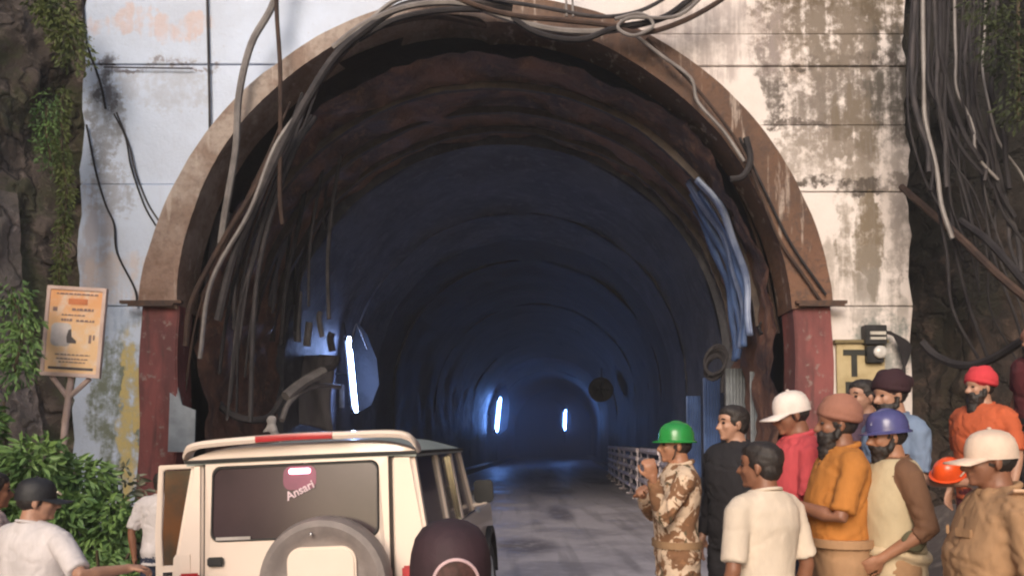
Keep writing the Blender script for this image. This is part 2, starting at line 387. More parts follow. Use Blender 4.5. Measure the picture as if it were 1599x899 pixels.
c = b.mix(b.ss(n1, .38, .62), (.26, .08, .076), (.14, .05, .05)); c = b.mix(b.ma('MULTIPLY', b.ss(n2, .56, .66), .75), c, (.30, .24, .22)); c = b.mix(b.ma('MULTIPLY', b.ss(d3, .55, .68), .6), c, (.07, .04, .038))
b.bump(b.ma('ADD', n1, n2), .6, .03); m_red = b.fin(c, .85)
m_rust = M('rusty_steel', (.10, .05, .03), (.05, .03, .025), rough=.7, sc=9, bs=30)
for s_ in (-1, 1):
    g = G(); zt = ZL + .0
    rows = 14; vs = []
    for j in range(rows + 1):
        z = -.3 + (zt + .3) * j / rows
        for (x, y) in ((RI + .05, PY - .18), (RO - .04, PY - .18), (RO - .04, PY + .4), (RI + .05, PY + .4)):
            vs.append((PCX + s_ * (x + .02 * math.sin(z * 3 + x)), y, z))
    g.add(vs, [(j * 4 + i, j * 4 + (i + 1) % 4, (j + 1) * 4 + (i + 1) % 4, (j + 1) * 4 + i) for j in range(rows) for i in range(4)] + [(0, 1, 2, 3), (rows * 4 + 3, rows * 4 + 2, rows * 4 + 1, rows * 4)])
    g.obj('column', m_red, portal, smooth=False, bevel=.02)
    zz = at(0, 476, PY).z; xc = PCX + s_ * 5.16
    g = G().box((xc, PY - .26, zz), (.95 if s_ < 0 else .78, .10, .045)).box((xc, PY - .3, zz - .04), (.7, .012, .05)); g.obj('ledge_beam', m_rust, portal, smooth=False)
# coping along the top of the wall
g = G().box(((xL + xR) / 2, PY + .4, zs[-1] + .1), (xR - xL + .2, 1.2, .2)); g.obj('coping', M('coping_concrete', (.34, .31, .28)), portal, smooth=False, bevel=.02)
# yellow painted panel with black letters at the right foot of the wall
m_yel = M('yellow_paint', (.52, .42, .24), (.38, .29, .15), rough=.8, sc=2, bst=.3)
m_blk = M('black_paint', (.03, .03, .025), rough=.7, bst=0)
m_dk = M('dark_steel', (.05, .05, .055), (.03, .03, .03), rough=.5, metal=.6)
yp = thing('painted_notice_panel', 'yellow painted panel with tall black letters beside the right red column', 'sign')
p0, p1 = at(1308, 760, PY), at(1378, 536, PY)
g = G().box(((p0.x + p1.x) / 2, PY - .05, (p0.z + p1.z) / 2), (p1.x - p0.x, .05, p1.z - p0.z)); g.obj('board', m_yel, yp, smooth=False, bevel=.006)
g = G().box(((p0.x + p1.x) / 2, PY - .08, p1.z + .02), (p1.x - p0.x + .08, .1, .05)); g.obj('top_rail', M('olive_edge', (.22, .17, .08)), yp, smooth=False)
def letter(ch, px, py, size, Y, m, parent, rot=0, ext=.006, sx=1.0, name='letter'):
    cu = bpy.data.curves.new('t', 'FONT'); cu.body = ch; cu.size = size; cu.extrude = ext; cu.align_x = 'CENTER'; cu.align_y = 'CENTER'; cu.offset = size * (.035 if ext > .004 else .02)
    t = bpy.data.objects.new('t', cu); C.objects.link(t); dg = bpy.context.evaluated_depsgraph_get()
    me = bpy.data.meshes.new_from_object(t.evaluated_get(dg)); bpy.data.objects.remove(t)
    me.materials.clear(); me.materials.append(m); o = bpy.data.objects.new(name, me); C.objects.link(o); o.parent = parent
    o.location = at(px, py, Y) if px is not None else py; o.rotation_euler = (math.pi / 2, rot, 0); o.scale = (sx, 1, 1); return o
letter('T', 1334, 569, .56, PY - .08, m_blk, yp, sx=.95); letter('R', 1336, 620, .58, PY - .08, m_blk, yp); letter('A', 1336, 672, .58, PY - .08, m_blk, yp)
# meter box above the panel
mb = thing('meter_box', 'dark electrical box with pale meter fixed above the yellow panel', 'electrical box')
q = at(1365, 523, PY - .12)
G().box((q.x, q.y, q.z), (.34, .16, .30)).obj('case', m_dk, mb, smooth=False, bevel=.01)
G().box((q.x + .02, q.y - .09, q.z + .02), (.24, .03, .05)).box((q.x + .02, q.y - .09, q.z - .06), (.24, .03, .04)).obj('switch_row', M('pale_plastic', (.62, .58, .52), rough=.4), mb, smooth=False)
q = at(1372, 553, PY - .14)
G().box((q.x - .06, q.y + .02, q.z), (.26, .12, .26)).obj('lower_case', m_dk, mb, smooth=False, bevel=.01)
G().ball((q.x, q.y - .07, q.z + .03), (.11, .06, .10)).obj('meter', M('meter_glass', (.75, .72, .68), rough=.15, bst=0), mb)

# ---- tunnel lining
def mk_lining(name, c1, c2, c3, bd=.06):
    b = NB(name); v = b.vec((1, 1, 1)); n1 = b.noise(.8, 7, v, .65, .5); n2 = b.noise(4, 8, v, .7); dr = b.noise(2.4, 5, b.vec((1, 1.5, .22)))
    c = b.mix(b.ss(n1, .38, .62), c1, c2); c = b.mix(b.ma('MULTIPLY', b.ss(n2, .5, .68), .7), c, c3)
    c = b.mix(b.ma('MULTIPLY', b.ss(dr, .55, .7), .5), c, tuple(x * .35 for x in c1)); b.bump(b.ma('ADD', n1, n2), .8, bd); return b.fin(c, .55)
m_shot = mk_lining('rough_shotcrete', (.24, .115, .075), (.09, .05, .04), (.36, .20, .13), .12)
m_lin = mk_lining('smooth_lining', (.085, .085, .10), (.04, .04, .052), (.14, .135, .15), .05)
m_lin2 = mk_lining('sooty_lining', (.022, .014, .017), (.012, .009, .011), (.034, .024, .027), .05)  # unlit middle stretch: its darkness is put into the lining colour
lining = bpy.data.objects.new('tunnel_lining', None); C.objects.link(lining); tag(lining, kind='structure')
def ring_seg(name, y0, y1, r, m, amp, nA=90, nY=None, seed=0, wall=True):
    nY = nY or max(3, int((y1 - y0) / .22)); vs = []; R0 = r
    zb = -.1; L0 = PCZ - zb; La = math.pi * r; T = 2 * L0 + La
    for j in range(nY + 1):
        y = y0 + (y1 - y0) * j / nY
        for i in range(nA + 1):
            s = T * i / nA
            if s < L0: x, z, nx, nzv = -r, zb + s, -1, 0
            elif s < L0 + La:
                a = (s - L0) / r; x, z, nx, nzv = -r * math.cos(a), PCZ + r * math.sin(a), -math.cos(a), math.sin(a)
            else: x, z, nx, nzv = r, PCZ - (s - L0 - La), 1, 0
            p = tun(x, z, y); vs.append((p.x, p.y, p.z, nx, nzv))
    A = np.array(vs); P = A[:, :3]; d = nz(P, 1.6, seed) * amp + nz(P, 6, seed + 3) * amp * .5 + nz(P, 17, seed + 5) * amp * .18
    e = np.array([1.0] * len(P)); P[:, 0] += A[:, 3] * (d - amp * .5) * e; P[:, 2] += A[:, 4] * (d - amp * .5) * e
    k = nA + 1; g = G().add(P.tolist(), [(j * k + i, j * k + i + 1, (j + 1) * k + i + 1, (j + 1) * k + i) for j in range(nY) for i in range(nA)])
    me = bpy.data.meshes.new(name); me.from_pydata(g.v, [], g.f); me.polygons.foreach_set('use_smooth', [True] * len(me.polygons)); me.materials.append(m)
    o = bpy.data.objects.new(name, me); C.objects.link(o); o.parent = lining; return o
ring_seg('lining_ring', PY + .2, PY + 3.9, RI - .02, m_shot, .16, nA=150, nY=34, seed=3)
Y = PY + 3.85; k = 0
for L, r, m, am in ((2.6, 4.46, m_lin, .05), (2.6, 4.50, m_lin, .05), (2.8, 4.47, m_lin, .05), (3, 4.5, m_lin2, .055), (4, 4.47, m_lin2, .055), (5, 4.5, m_lin2, .055), (6, 4.48, m_lin2, .055), (8, 4.5, m_lin2, .05), (9, 4.48, m_lin2, .05), (11, 4.5, m_lin, .05), (12, 4.45, m_lin, .05), (15, 4.5, m_lin, .05)):
    ring_seg('lining_ring', Y, Y + L, r, m, am, nA=80, nY=max(4, int(L / .5)), seed=10 + k)
    # end face of the ring, so the step between rings is solid
    arcring('ring_lip', r - .02, r + .35, Y - .05, Y + .02, m, lining, 0, 180, n=60, wob=.012, seed=k)
    for s_ in (-1, 1):
        g = G(); vs = [tun(s_ * (r + dx), z, Y + dy) for z in (-.1, PCZ / 2, PCZ + .05) for dx, dy in ((-.005, -.05), (.35, -.05), (.35, .02), (-.005, .02))]
        g.add(vs, [(j * 4 + i, j * 4 + (i + 1) % 4, (j + 1) * 4 + (i + 1) % 4, (j + 1) * 4 + i) for j in range(2) for i in range(4)] + [(0, 1, 2, 3), (11, 10, 9, 8)])
        g.obj('ring_lip', m, lining, smooth=False)
    Y += L; k += 1
YEND = Y
# the rock bored round the lining: closes everything behind the rings
vs = []; n = 50
for y in (PY + .3, 30, 60, YEND + .3):
    for i in range(n + 1):
        a = math.pi * i / n; vs.append(tun(-5.15 * math.cos(a), PCZ + 5.15 * math.sin(a), y))
    vs.append(tun(5.15, -.6, y)); vs.append(tun(-5.15, -.6, y))
k_ = n + 3; G().add(vs, [(j * k_ + i, j * k_ + (i + 1) % k_, (j + 1) * k_ + (i + 1) % k_, (j + 1) * k_ + i) for j in range(3) for i in range(k_)]).obj('outer_shell', m_lin2, lining)
g = G(); g.prism([(-6, -.5), (6, -.5), (6, 9.5), (-6, 9.5)], lambda x, z: tun(x, z, YEND - .1), lambda x, z: tun(x, z, YEND + .2))
tag(g.obj('tunnel_end', m_lin2, None, smooth=False), kind='structure')
# steel ribs near the mouth
m_rib = M('rib_steel', (.10, .075, .06), (.06, .045, .04), rough=.6, metal=.3, sc=6, bs=20)
for i, y in enumerate((14.1, 15.2, 16.2)):
    arcring('rib', RI - .24, RI - .12, y, y + .1, m_rib, lining, 4, 176, n=70, wob=.03, seed=40 + i)
# low kerb walkways inside the tunnel
for s_ in (-1, 1):
    g = G(); vs = []; n = 30
    for j in range(n + 1):
        y = PY + .3 + (YEND - PY - .6) * j / n
        for x, z in ((4.5, 0), (3.9, 0), (3.9, .28), (4.5, .28)):
            vs.append(tun(s_ * x, z, y))
    g.add(vs, [(j * 4 + i, j * 4 + (i + 1) % 4, (j + 1) * 4 + (i + 1) % 4, (j + 1) * 4 + i) for j in range(n) for i in range(4)] + [(0, 1, 2, 3), (n * 4 + 3, n * 4 + 2, n * 4 + 1, n * 4)])
    tag(g.obj('walkway_kerb', m_lin, None, smooth=False), kind='structure')

# ---- rock cuttings on both sides and the hill above
def mk_rock(name, a, bcol, moss, mst):
    b = NB(name); n1 = b.noise(.6, 8, rough=.7, dist=.8); n2 = b.noise(3.5, 8, rough=.7); n3 = b.noise(1.1, 4); o = b.xyz()
    c = b.mix(b.ss(n1, .4, .6), a, bcol); c = b.mix(b.ma('MULTIPLY', b.ss(n2, .52, .68), .8), c, tuple(min(1, x * 1.9) for x in a))
    c = b.mix(b.ma('MULTIPLY', b.ss(n3, .46, .58), mst), c, moss)
    vo = b.n('ShaderNodeTexVoronoi'); vo.feature = 'DISTANCE_TO_EDGE'; vo.inputs['Scale'].default_value = 1.1
    ad = b.n('ShaderNodeVectorMath'); ad.operation = 'MULTIPLY_ADD'; nn_ = b.n('ShaderNodeTexNoise'); b.t.links.new(b.tc.outputs['Object'], nn_.inputs['Vector']); nn_.inputs['Scale'].default_value = 1.5; nn_.inputs['Detail'].default_value = 5
    b.t.links.new(nn_.outputs[1], ad.inputs[0]); ad.inputs[1].default_value = (1.2, 1.2, 1.2); b.t.links.new(b.vec((1, 1, .6)), ad.inputs[2]); b.t.links.new(ad.outputs[0], vo.inputs['Vector'])
    crk = b.ss(vo.outputs[0], .0, .07); c = b.mix(b.ma('MULTIPLY', b.ma('SUBTRACT', 1.0, crk), .7), c, tuple(x * .25 for x in a)); n1 = b.ma('MULTIPLY_ADD', crk, .35, n1)
    if 'wet' in name: c = b.mix(b.ma('MULTIPLY', b.ss(b.ma('MULTIPLY_ADD', n3, 3.0, o[2]), 4.8, 7.2), .85), c, (.012, .011, .009))  # colour darkens towards the top, its edge broken by noise
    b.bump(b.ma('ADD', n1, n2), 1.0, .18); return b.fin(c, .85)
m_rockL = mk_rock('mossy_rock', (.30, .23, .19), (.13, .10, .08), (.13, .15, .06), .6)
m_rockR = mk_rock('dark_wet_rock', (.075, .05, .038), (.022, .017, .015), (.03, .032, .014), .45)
m_pale = mk_rock('pale_shotcrete', (.46, .36, .32), (.30, .25, .22), (.20, .19, .14), .3)
def rock(name, path, h, lean, m, nu, nv, amp, seed, zb=-.3):
    pts = crom([(x, y, 0) for x, y in path], 8); L = len(pts) - 1; vs = []; ns = []
    for j in range(nv + 1):
        v = j / nv
        for i in range(nu + 1):
            u = i / nu * L; k = min(int(u), L - 1); p = pts[k].lerp(pts[k + 1], u - k); t = (pts[k + 1] - pts[k]).normalized(); nr = Vector((-t.y, t.x, 0))
            q = p - nr * (lean * v ** 1.2); vs.append((q.x, q.y, zb + h * v)); ns.append((nr.x, nr.y, .25))
    P = np.array(vs); Nn = np.array(ns); d = nz(P, .9, seed) * amp + nz(P, 2.7, seed + 1) * amp * .5 + nz(P, 8, seed + 2) * amp * .22
    d += .35 * amp * np.abs(nz(P * np.array([1, 1, .5]), 4, seed + 7))
    P += Nn * d[:, None]; k = nu + 1
    me = bpy.data.meshes.new(name); me.from_pydata(P.tolist(), [], [(j * k + i, j * k + i + 1, (j + 1) * k + i + 1, (j + 1) * k + i) for j in range(nv) for i in range(nu)])
    me.polygons.foreach_set('use_smooth', [True] * len(me.polygons)); me.materials.append(m)
    o = bpy.data.objects.new(name, me); C.objects.link(o); return tag(o, kind='structure')
# left: from behind the wall edge towards and past the camera (normals face +X)
rock('rock_face_left', [(-6.2, 14.3), (-6.95, 13.0), (-7.6, 11.6), (-7.9, 9.5), (-7.5, 6), (-7.5, 0), (-8.5, -12)], 12.5, 1.6, m_rockL, 200, 110, .45, 21)
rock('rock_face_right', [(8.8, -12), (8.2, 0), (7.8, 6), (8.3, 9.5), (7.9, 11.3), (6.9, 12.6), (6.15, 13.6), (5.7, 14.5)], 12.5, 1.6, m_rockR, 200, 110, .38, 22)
rock('shotcrete_patch', [(-7.05, 12.55), (-7.25, 11.9), (-7.6, 11.0), (-7.8, 9.4)], 5.6, .7, m_pale, 40, 50, .22, 23, zb=0)
def hill(u, v):
    x = -40 + 80 * u; y = PY + .9 + 90 * v; z = zs[-1] + .05 + (22 * (1 - math.exp(-3 * v))) + 1.2 * math.sin(x * .4) * math.sin(y * .3) * min(1, v * 9)
    return (x, y, z)
tag(grid('hillside', 70, 60, hill, m_rockL), kind='structure')
# ================================================================== THINGS AT THE PORTAL
m_tube = glow('tube_light', (.34, .50, 1.0), 62.0); m_tube2 = glow('far_tube_light', (.16, .36, 1.0), 60.0)
m_alu = M('fixture_white', (.55, .58, .62), rough=.4, bst=0)
def tube_light(px0, py0, px1, py1, Y, label, rad, bracket):
    a, b_ = at(px0, py0, Y), at(px1, py1, Y); t = thing('tube_light', label, 'tube light', (0, 0, 0), group='blue white tube lights in the tunnel')
    d = (b_ - a).normalized()
    G().tube([a, b_], rad, 10, round_=True).obj('tube', m_tube if Y < 30 else m_tube2, t)
    off = Vector((-.055, .05, 0)) * (rad / .03)
    G().tube([a - d * .06 + off, b_ + d * .06 + off], rad * 1.15, 6).obj('fixture', m_alu, t)
    for p in (a, b_): G().tube([p - d * .0, p - d * .0 + off * 1.2], rad * 1.5, 6).obj('end_cap', m_dk, t)
    pts = [b_.lerp(a, .5) + off] + bracket(b_.lerp(a, .5)); pts = [p + Vector((0, .12, 0)) for p in pts]; G().tube(pts, rad * .6, 6).obj('bracket', m_dk, t)
    q = a - d * .06 + off; G().tube(crom([q, q + Vector((-.15, .05, .5)), q + Vector((-.75, .1, 1.0))], 5), .012 * rad / .03, 5).obj('lamp_cord', m_dk, t)
    return t
tube_light(545, 528, 556, 641, 20.5, 'brightest bluish tube light hanging upright near the left tunnel wall', .045, lambda m: [m + Vector((-1.0, .1, .1))])
tube_light(781, 622, 776, 672, 62, 'middle tube light of the three, glowing blue on the far left wall', .10, lambda m: [m + Vector((-2.0, .1, .1))])
tube_light(883, 641, 882, 670, 80, 'smallest and farthest tube light deep inside the tunnel', .11, lambda m: [m + Vector((0, .3, -.1)), m + Vector((0, .3, -2.2))])

# ---- cables
m_cg = M('cable_grey', (.075, .066, .068), (.04, .037, .04), rough=.8, sc=3, bs=20, Specular_IOR_Level=.2)
m_cb = M('cable_black', (.025, .022, .025), (.04, .036, .038), rough=.8, sc=3, bs=20, Specular_IOR_Level=.2)
m_cbr = M('cable_brown', (.085, .054, .042), (.05, .034, .03), rough=.8, sc=3, bs=20, Specular_IOR_Level=.2)
m_cp = M('cable_pale', (.26, .235, .225), (.17, .15, .145), rough=.5, sc=3, bs=20)
CN.update({'cable_grey': 'grey', 'cable_black': 'black', 'cable_brown': 'brown', 'cable_pale': 'pale'})
TH = lambda r, a: 'thin' if r < a else 'thick'
def cable(pts, r, m, label, group=None, name='cable', cat='cable', k=6, flat=1):
    P = crom([at(x, y, Y) for x, y, Y in pts], k)
    return tag(G().tube(P, r, 7, flat=flat).obj(name, m), label, cat, group)
rg = random.Random(5)
D1 = PY - .32
# big bundle draped from the crown down the left side of the arch
GB1 = 'cables draped down the left side of the arch'
cable([(445, -60, 12.5), (425, 10, 12.5), (392, 70, 12.5), (373, 150, 12.5), (368, 235, 12.55), (352, 330, 12.6), (345, 380, 12.7)], .055, m_cp, 'thick pale hose curving down from the top left over the arch ring', GB1, 'hose', 'hose')
cable([(432, -60, 12.45), (432, 20, 12.45), (437, 100, 12.45), (438, 200, 12.5), (437, 300, 12.6), (441, 350, 12.7)], .035, m_cbr, 'straight brown cable hanging plumb over the left of the arch', GB1)
cable([(800, 12, 12.5), (720, 0, 12.5), (640, 6, 12.5), (590, 32, 12.5), (530, 80, 12.5), (488, 140, 12.5), (447, 215, 12.5), (408, 300, 12.6), (365, 400, 12.7), (340, 500, 12.8)], .06, m_cg, 'thick grey cable sweeping from the crown down inside the left of the arch', GB1)
cable([(760, 40, 12.9), (680, 26, 12.8), (615, 36, 12.7), (560, 60, 12.6), (508, 118, 12.6), (462, 190, 12.6), (425, 240, 12.6), (395, 300, 12.6), (352, 370, 12.6), (300, 470, 12.6), (290, 540, 12.6)], .045, m_cbr, 'brown cable alongside the thick grey one on the left of the arch', GB1)
cable([(700, -20, 12.5), (620, 0, 12.5), (570, 40, 12.5), (520, 90, 12.5), (478, 160, 12.5), (430, 228, 12.5), (390, 330, 12.55), (330, 440, 12.6), (312, 560, 12.6)], .035, m_cp, 'thin pale cable riding over the bundle on the left of the arch', GB1)
for i, o in enumerate(sorted(rg.uniform(-18, 26) for _ in range(9))):
    m_ = rg.choice([m_cg, m_cb, m_cbr]); r__ = rg.uniform(.018, .04); e = rg.uniform(-40, 60)
    cable([(470 + o, 165 + rg.uniform(-20, 20), 12.9), (440 + o, 230, 12.85), (405 + o * 1.2, 310, 12.9), (372 + o * 1.6, 400, 12.95), (345 + o * 2 + e * .2, 500, 13.1), (330 + o * 2.2 + e * .4, 610 + rg.uniform(-50, 60), 13.2)],
          r__, m_, f'{TH(r__, .03)} {cname(m_)} cable, {ORD[i]} from the left in the tangle inside the left arch edge', 'tangled cables down the left inside edge of the arch')
for i, x in enumerate(sorted(rg.uniform(300, 520) for _ in range(24))):
    r__ = rg.uniform(.02, .045); m_ = rg.choice([m_cg, m_cg, m_cb, m_cbr, m_cb]); y0 = 150 + abs(x - 520) * .9 + rg.uniform(-20, 60); dx = rg.uniform(-26, 4); Yc = rg.uniform(13.6, 15.2) if x < 400 else rg.uniform(14.5, 17.5)
    ln = rg.uniform(120, 300)
    cable([(x + 26, y0, Yc), (x + 12, y0 + ln * .3, Yc), (x + dx * .5, y0 + ln * .65, Yc), (x + dx, y0 + ln, Yc)], r__, m_,
          f'{TH(r__, .032)} {cname(m_)} cable end, {ORD[i]} from the left of those dangling inside the left wall', 'loose cable ends inside the left wall', k=4)
for i in range(10):      # pale cut ends over the left wall
    x = 335 + i * 21 + rg.uniform(-6, 6); m_ = rg.choice([m_cg, m_cp, m_cbr]); y = rg.uniform(500, 548); Yc = 17
    cable([(x, y - rg.uniform(20, 60), Yc), (x - 3, y - 10, Yc), (x + rg.uniform(-8, 8), y + rg.uniform(4, 20), Yc)], rg.uniform(.05, .08), m_,
          f'{cname(m_)} rag wrapped stub, {ORD[i]} from the left in the row on the left wall', 'rag wrapped stubs on the left wall', 'cloth_stub', 'rag', k=3)
# top swags
GT = 'cables sagging across the crown of the arch'
cable([(520, 75, 12.6), (570, 38, 12.5), (640, 10, 12.45), (720, 6, 12.45), (790, 28, 12.45), (860, 46, 12.45), (930, 50, 12.45), (985, 42, 12.45), (1050, 22, 12.45), (1110, -20, 12.45)], .05, m_cp, 'thick pale cable sagging right across the crown of the arch', GT)
cable([(560, 62, 12.6), (620, 30, 12.5), (700, 16, 12.45), (780, 20, 12.45), (840, 52, 12.4), (905, 62, 12.4), (960, 44, 12.4), (1030, 30, 12.4), (1075, 0, 12.4), (1120, -40, 12.4)], .045, m_cb, 'black cable twisted below the pale one across the crown', GT)
cable([(650, -30, 12.5), (730, 4, 12.4), (800, 24, 12.4), (880, 32, 12.4), (950, 40, 12.4), (1000, 52, 12.4), (1060, 36, 12.4), (1120, 4, 12.4), (1160, -30, 12.4)], .04, m_cbr, 'brown cable crossing above the others at the crown', GT)
cable([(700, -30, 12.5), (760, -4, 12.4), (850, 12, 12.4), (930, 26, 12.4), (990, 20, 12.4), (1040, -4, 12.4), (1080, -40, 12.4)], .03, m_cg, 'topmost thin grey cable of the swag at the crown', GT)
cable([(960, 30, 12.3), (1000, 22, 12.3), (1020, 40, 12.3), (990, 56, 12.3), (965, 44, 12.3), (985, 28, 12.3), (1060, 24, 12.3), (1120, -30, 12.3)], .028, m_cp, 'pale cable knotted in a loop right of the crown', GT)
for x, t in ((884, 'left'), (894, 'right')):
    cable([(x, -60, 12.4), (x, 0, 12.4), (x + 1, 26, 12.4)], .018, m_cp, f'{t} one of two short pale cords hanging side by side at the crown', 'short pale cords at the crown', 'cord', 'cord', k=3)
# right side of the arch
GR = 'thin cables along the right of the arch ring'
cable([(985, 50, 12.4), (1030, 85, 12.5), (1078, 122, 12.55), (1090, 160, 12.6), (1130, 205, 12.6), (1162, 252, 12.6)], .028, m_cp, 'thin pale cable running down the upper right of the arch', GR)
cable([(1010, 60, 12.6), (1080, 130, 12.6), (1140, 205, 12.6), (1172, 262, 12.65), (1215, 370, 12.7), (1262, 440, 12.72), (1285, 475, 12.72)], .025, m_cbr, 'long brown cable following the right inner edge of the arch', GR)
cable([(1165, 215, 12.6), (1172, 250, 12.6), (1160, 275, 12.6), (1140, 280, 12.6)], .05, m_cb, 'short black cable stub hooked at the right of the arch', GR)
cable([(1155, 215, 12.7), (1200, 310, 12.72), (1235, 380, 12.72), (1290, 460, 12.72)], .02, m_cb, 'black wire beside the long brown cable on the right ring', GR)
# wires on the white wall, left
GW = 'thin wires on the left white wall'
def wire(pts, r, m, lb, g=GW): return cable([(x, y, PY - .06) for x, y in pts], r, m, lb, g, 'wire', 'wire')
wire([(128, -20), (134, 60), (150, 110), (158, 135), (165, 170)], .018, m_cb, 'short black wire at the top left corner of the white wall')
wire([(135, 195), (150, 270), (165, 320), (178, 350), (183, 395), (210, 450), (214, 478)], .016, m_cb, 'crooked dark wire wandering down the left white wall')
wire([(178, 178), (196, 215), (205, 262), (225, 320), (243, 352)], .014, m_cb, 'upper one of a pair of kinked wires left of the arch')
wire([(182, 176), (202, 228), (212, 270), (230, 316), (248, 345)], .014, m_cg, 'lower one of a pair of kinked wires left of the arch')
wire([(322, -60), (325, 60), (327, 160), (328, 235)], .02, m_cg, 'thin straight grey wire hanging before the upper left wall')
wire([(162, 105), (220, 106), (300, 107)], .012, m_cb, 'thin horizontal wire along the joint of the upper left wall')
# cable bunch over the right-hand rock
for i in range(26):
    x = 1426 + i * 5.4 + rg.uniform(-2, 2); r__ = rg.uniform(.012, .036); m_ = m_cp if i % 9 == 3 else rg.choice([m_cg, m_cb, m_cb, m_cb]); e = rg.uniform(-20, 60); ln = rg.uniform(240, 470)
    if i % 5 == 4: ln = 560
    bow = rg.uniform(-18, 10)
    tw = rg.uniform(-6, 6); k2 = rg.uniform(-8, 10)
    cable([(x, -80, 11.6), (x + bow * .6, ln * .15, 11.55), (x + bow + tw * .5, ln * .33, 11.5), (x + bow + 4 - tw, ln * .5, 11.42 + rg.uniform(-.1, .1)), (x + 14 + bow + e * .3 + tw, ln * .7, 11.36), (x + 22 + k2 + e * .5, ln * .86, 11.3), (x + 34 + e * .9, ln, 11.25)], r__, m_,
          f'{TH(r__, .024)} {cname(m_)} cable, {ORD[i]} from the white wall in the bunch over the right rock', 'cables in the bunch hanging over the right rock', k=5)
GS = 'pipes slanting down the right rock'
cable([(1408, 292, 12.6), (1440, 320, 12.0), (1500, 372, 11.2), (1560, 430, 10.4), (1620, 480, 9.8)], .05, m_cbr, 'upper brown pipe slanting down the right rock from the wall', GS, 'pipe', 'pipe')
cable([(1500, 345, 11.4), (1545, 378, 10.8), (1600, 440, 10.2), (1640, 480, 9.8)], .05, m_cb, 'lower black pipe slanting down the right rock', GS, 'pipe', 'pipe')
cable([(1440, 535, 11.6), (1462, 556, 11.4), (1500, 570, 11), (1545, 562, 10.6), (1600, 530, 10)], .055, m_cb, 'thick black hose sagging in a curve across the right rock', None, 'hose', 'hose')
for i in range(7):
    o = i * 4
    cable([(1375 + o * .6, 518, PY - .2), (1395 + o, 522 + o * .6, PY - .2), (1410 + o * .3, 560, PY - .2), (1412 - o * .6, 600, PY - .2), (1404 - o, 650 - o, PY - .2)], .02, m_cb,
          f'black cable, {ORD[i]} from the inside of the loops coming off the meter box', 'looped cables at the meter box')
# hose loop inside on the left, knotted with cloth
cable([(300, 480, 13.6), (306, 550, 13.8), (330, 615, 14), (368, 650, 14.2), (418, 652, 14.5), (445, 618, 15), (490, 582, 15.8), (520, 572, 16.5), (528, 560, 17)], .065, m_cg, 'thick grey hose sagging in a loop inside the left of the tunnel', None, 'hose', 'hose')
cable([(440, 656, 14.5), (452, 628, 14.8), (480, 606, 15.3), (510, 602, 16), (530, 604, 17)], .05, m_cp, 'second paler hose below the sagging one near the tube light', None, 'hose', 'hose')
cable([(446, 619, 14.8), (470, 600, 15.1), (505, 580, 15.7)], .10, m_cp, 'pale sleeve wrapped round the sagging grey hose', None, 'hose_sleeve', 'sleeve')
q = at(424, 660, 14.4); g = G()
g.ball(q + Vector((0, 0, .05)), (.09, .07, .08)).tube([q, q + Vector((.05, -.03, -.15)), q + Vector((.16, 0, -.32))], [.05, .08, .03], round_=True).tube([q, q + Vector((-.07, -.03, -.14)), q + Vector((-.13, 0, -.15))], [.05, .05, .03], round_=True)
tag(remesh('cloth_knot', g, .02, M('dirty_cloth', (.62, .57, .55), rough=.9), amp=.012, sc=22), 'white rag knotted round the sagging grey hose', 'rag')
# grey sheet leaning at left inside edge
m_sheet = M('grey_sheet', (.34, .37, .40), (.24, .26, .28), rough=.6, sc=2.5, bs=8, bst=.5, bd=.02)
g = G(); q = [at(x, y, Yq) for x, y, Yq in ((262, 705, 12.5), (303, 705, 12.6), (305, 640, 12.8), (284, 632, 12.8), (276, 598, 12.85), (266, 590, 12.9))]
g.add([tuple(p) for p in q] + [(p.x, p.y + .04, p.z) for p in q], [(0, 1, 2, 3, 4, 5), (11, 10, 9, 8, 7, 6)] + [(i, (i + 1) % 6, (i + 1) % 6 + 6, i + 6) for i in range(6)])
g2 = G(); a_, b_ = at(268, 700, 12.55), at(298, 700, 12.6)
ls = tag(g.obj('metal_sheet', m_sheet, smooth=False), 'grey metal sheet with a torn top leaning inside the left red column', 'metal sheet')
# curtain of draped fabric strips on the left wall (dark patches)
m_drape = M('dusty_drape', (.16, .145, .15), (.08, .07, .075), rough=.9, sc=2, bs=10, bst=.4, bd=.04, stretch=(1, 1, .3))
dr_i = 0
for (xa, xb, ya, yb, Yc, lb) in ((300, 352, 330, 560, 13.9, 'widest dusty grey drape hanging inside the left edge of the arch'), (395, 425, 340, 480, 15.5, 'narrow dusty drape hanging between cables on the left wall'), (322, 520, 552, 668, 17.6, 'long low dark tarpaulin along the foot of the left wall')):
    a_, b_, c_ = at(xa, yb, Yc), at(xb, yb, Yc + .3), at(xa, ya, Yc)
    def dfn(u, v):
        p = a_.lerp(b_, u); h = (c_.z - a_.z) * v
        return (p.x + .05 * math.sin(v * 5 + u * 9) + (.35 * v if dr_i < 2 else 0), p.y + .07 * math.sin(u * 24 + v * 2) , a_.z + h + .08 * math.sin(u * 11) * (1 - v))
    o = grid('drape', 40, 20, dfn, m_drape); md = o.modifiers.new('t', 'SOLIDIFY'); md.thickness = .02; tag(o, lb, 'drape', 'drapes on the left wall'); dr_i += 1
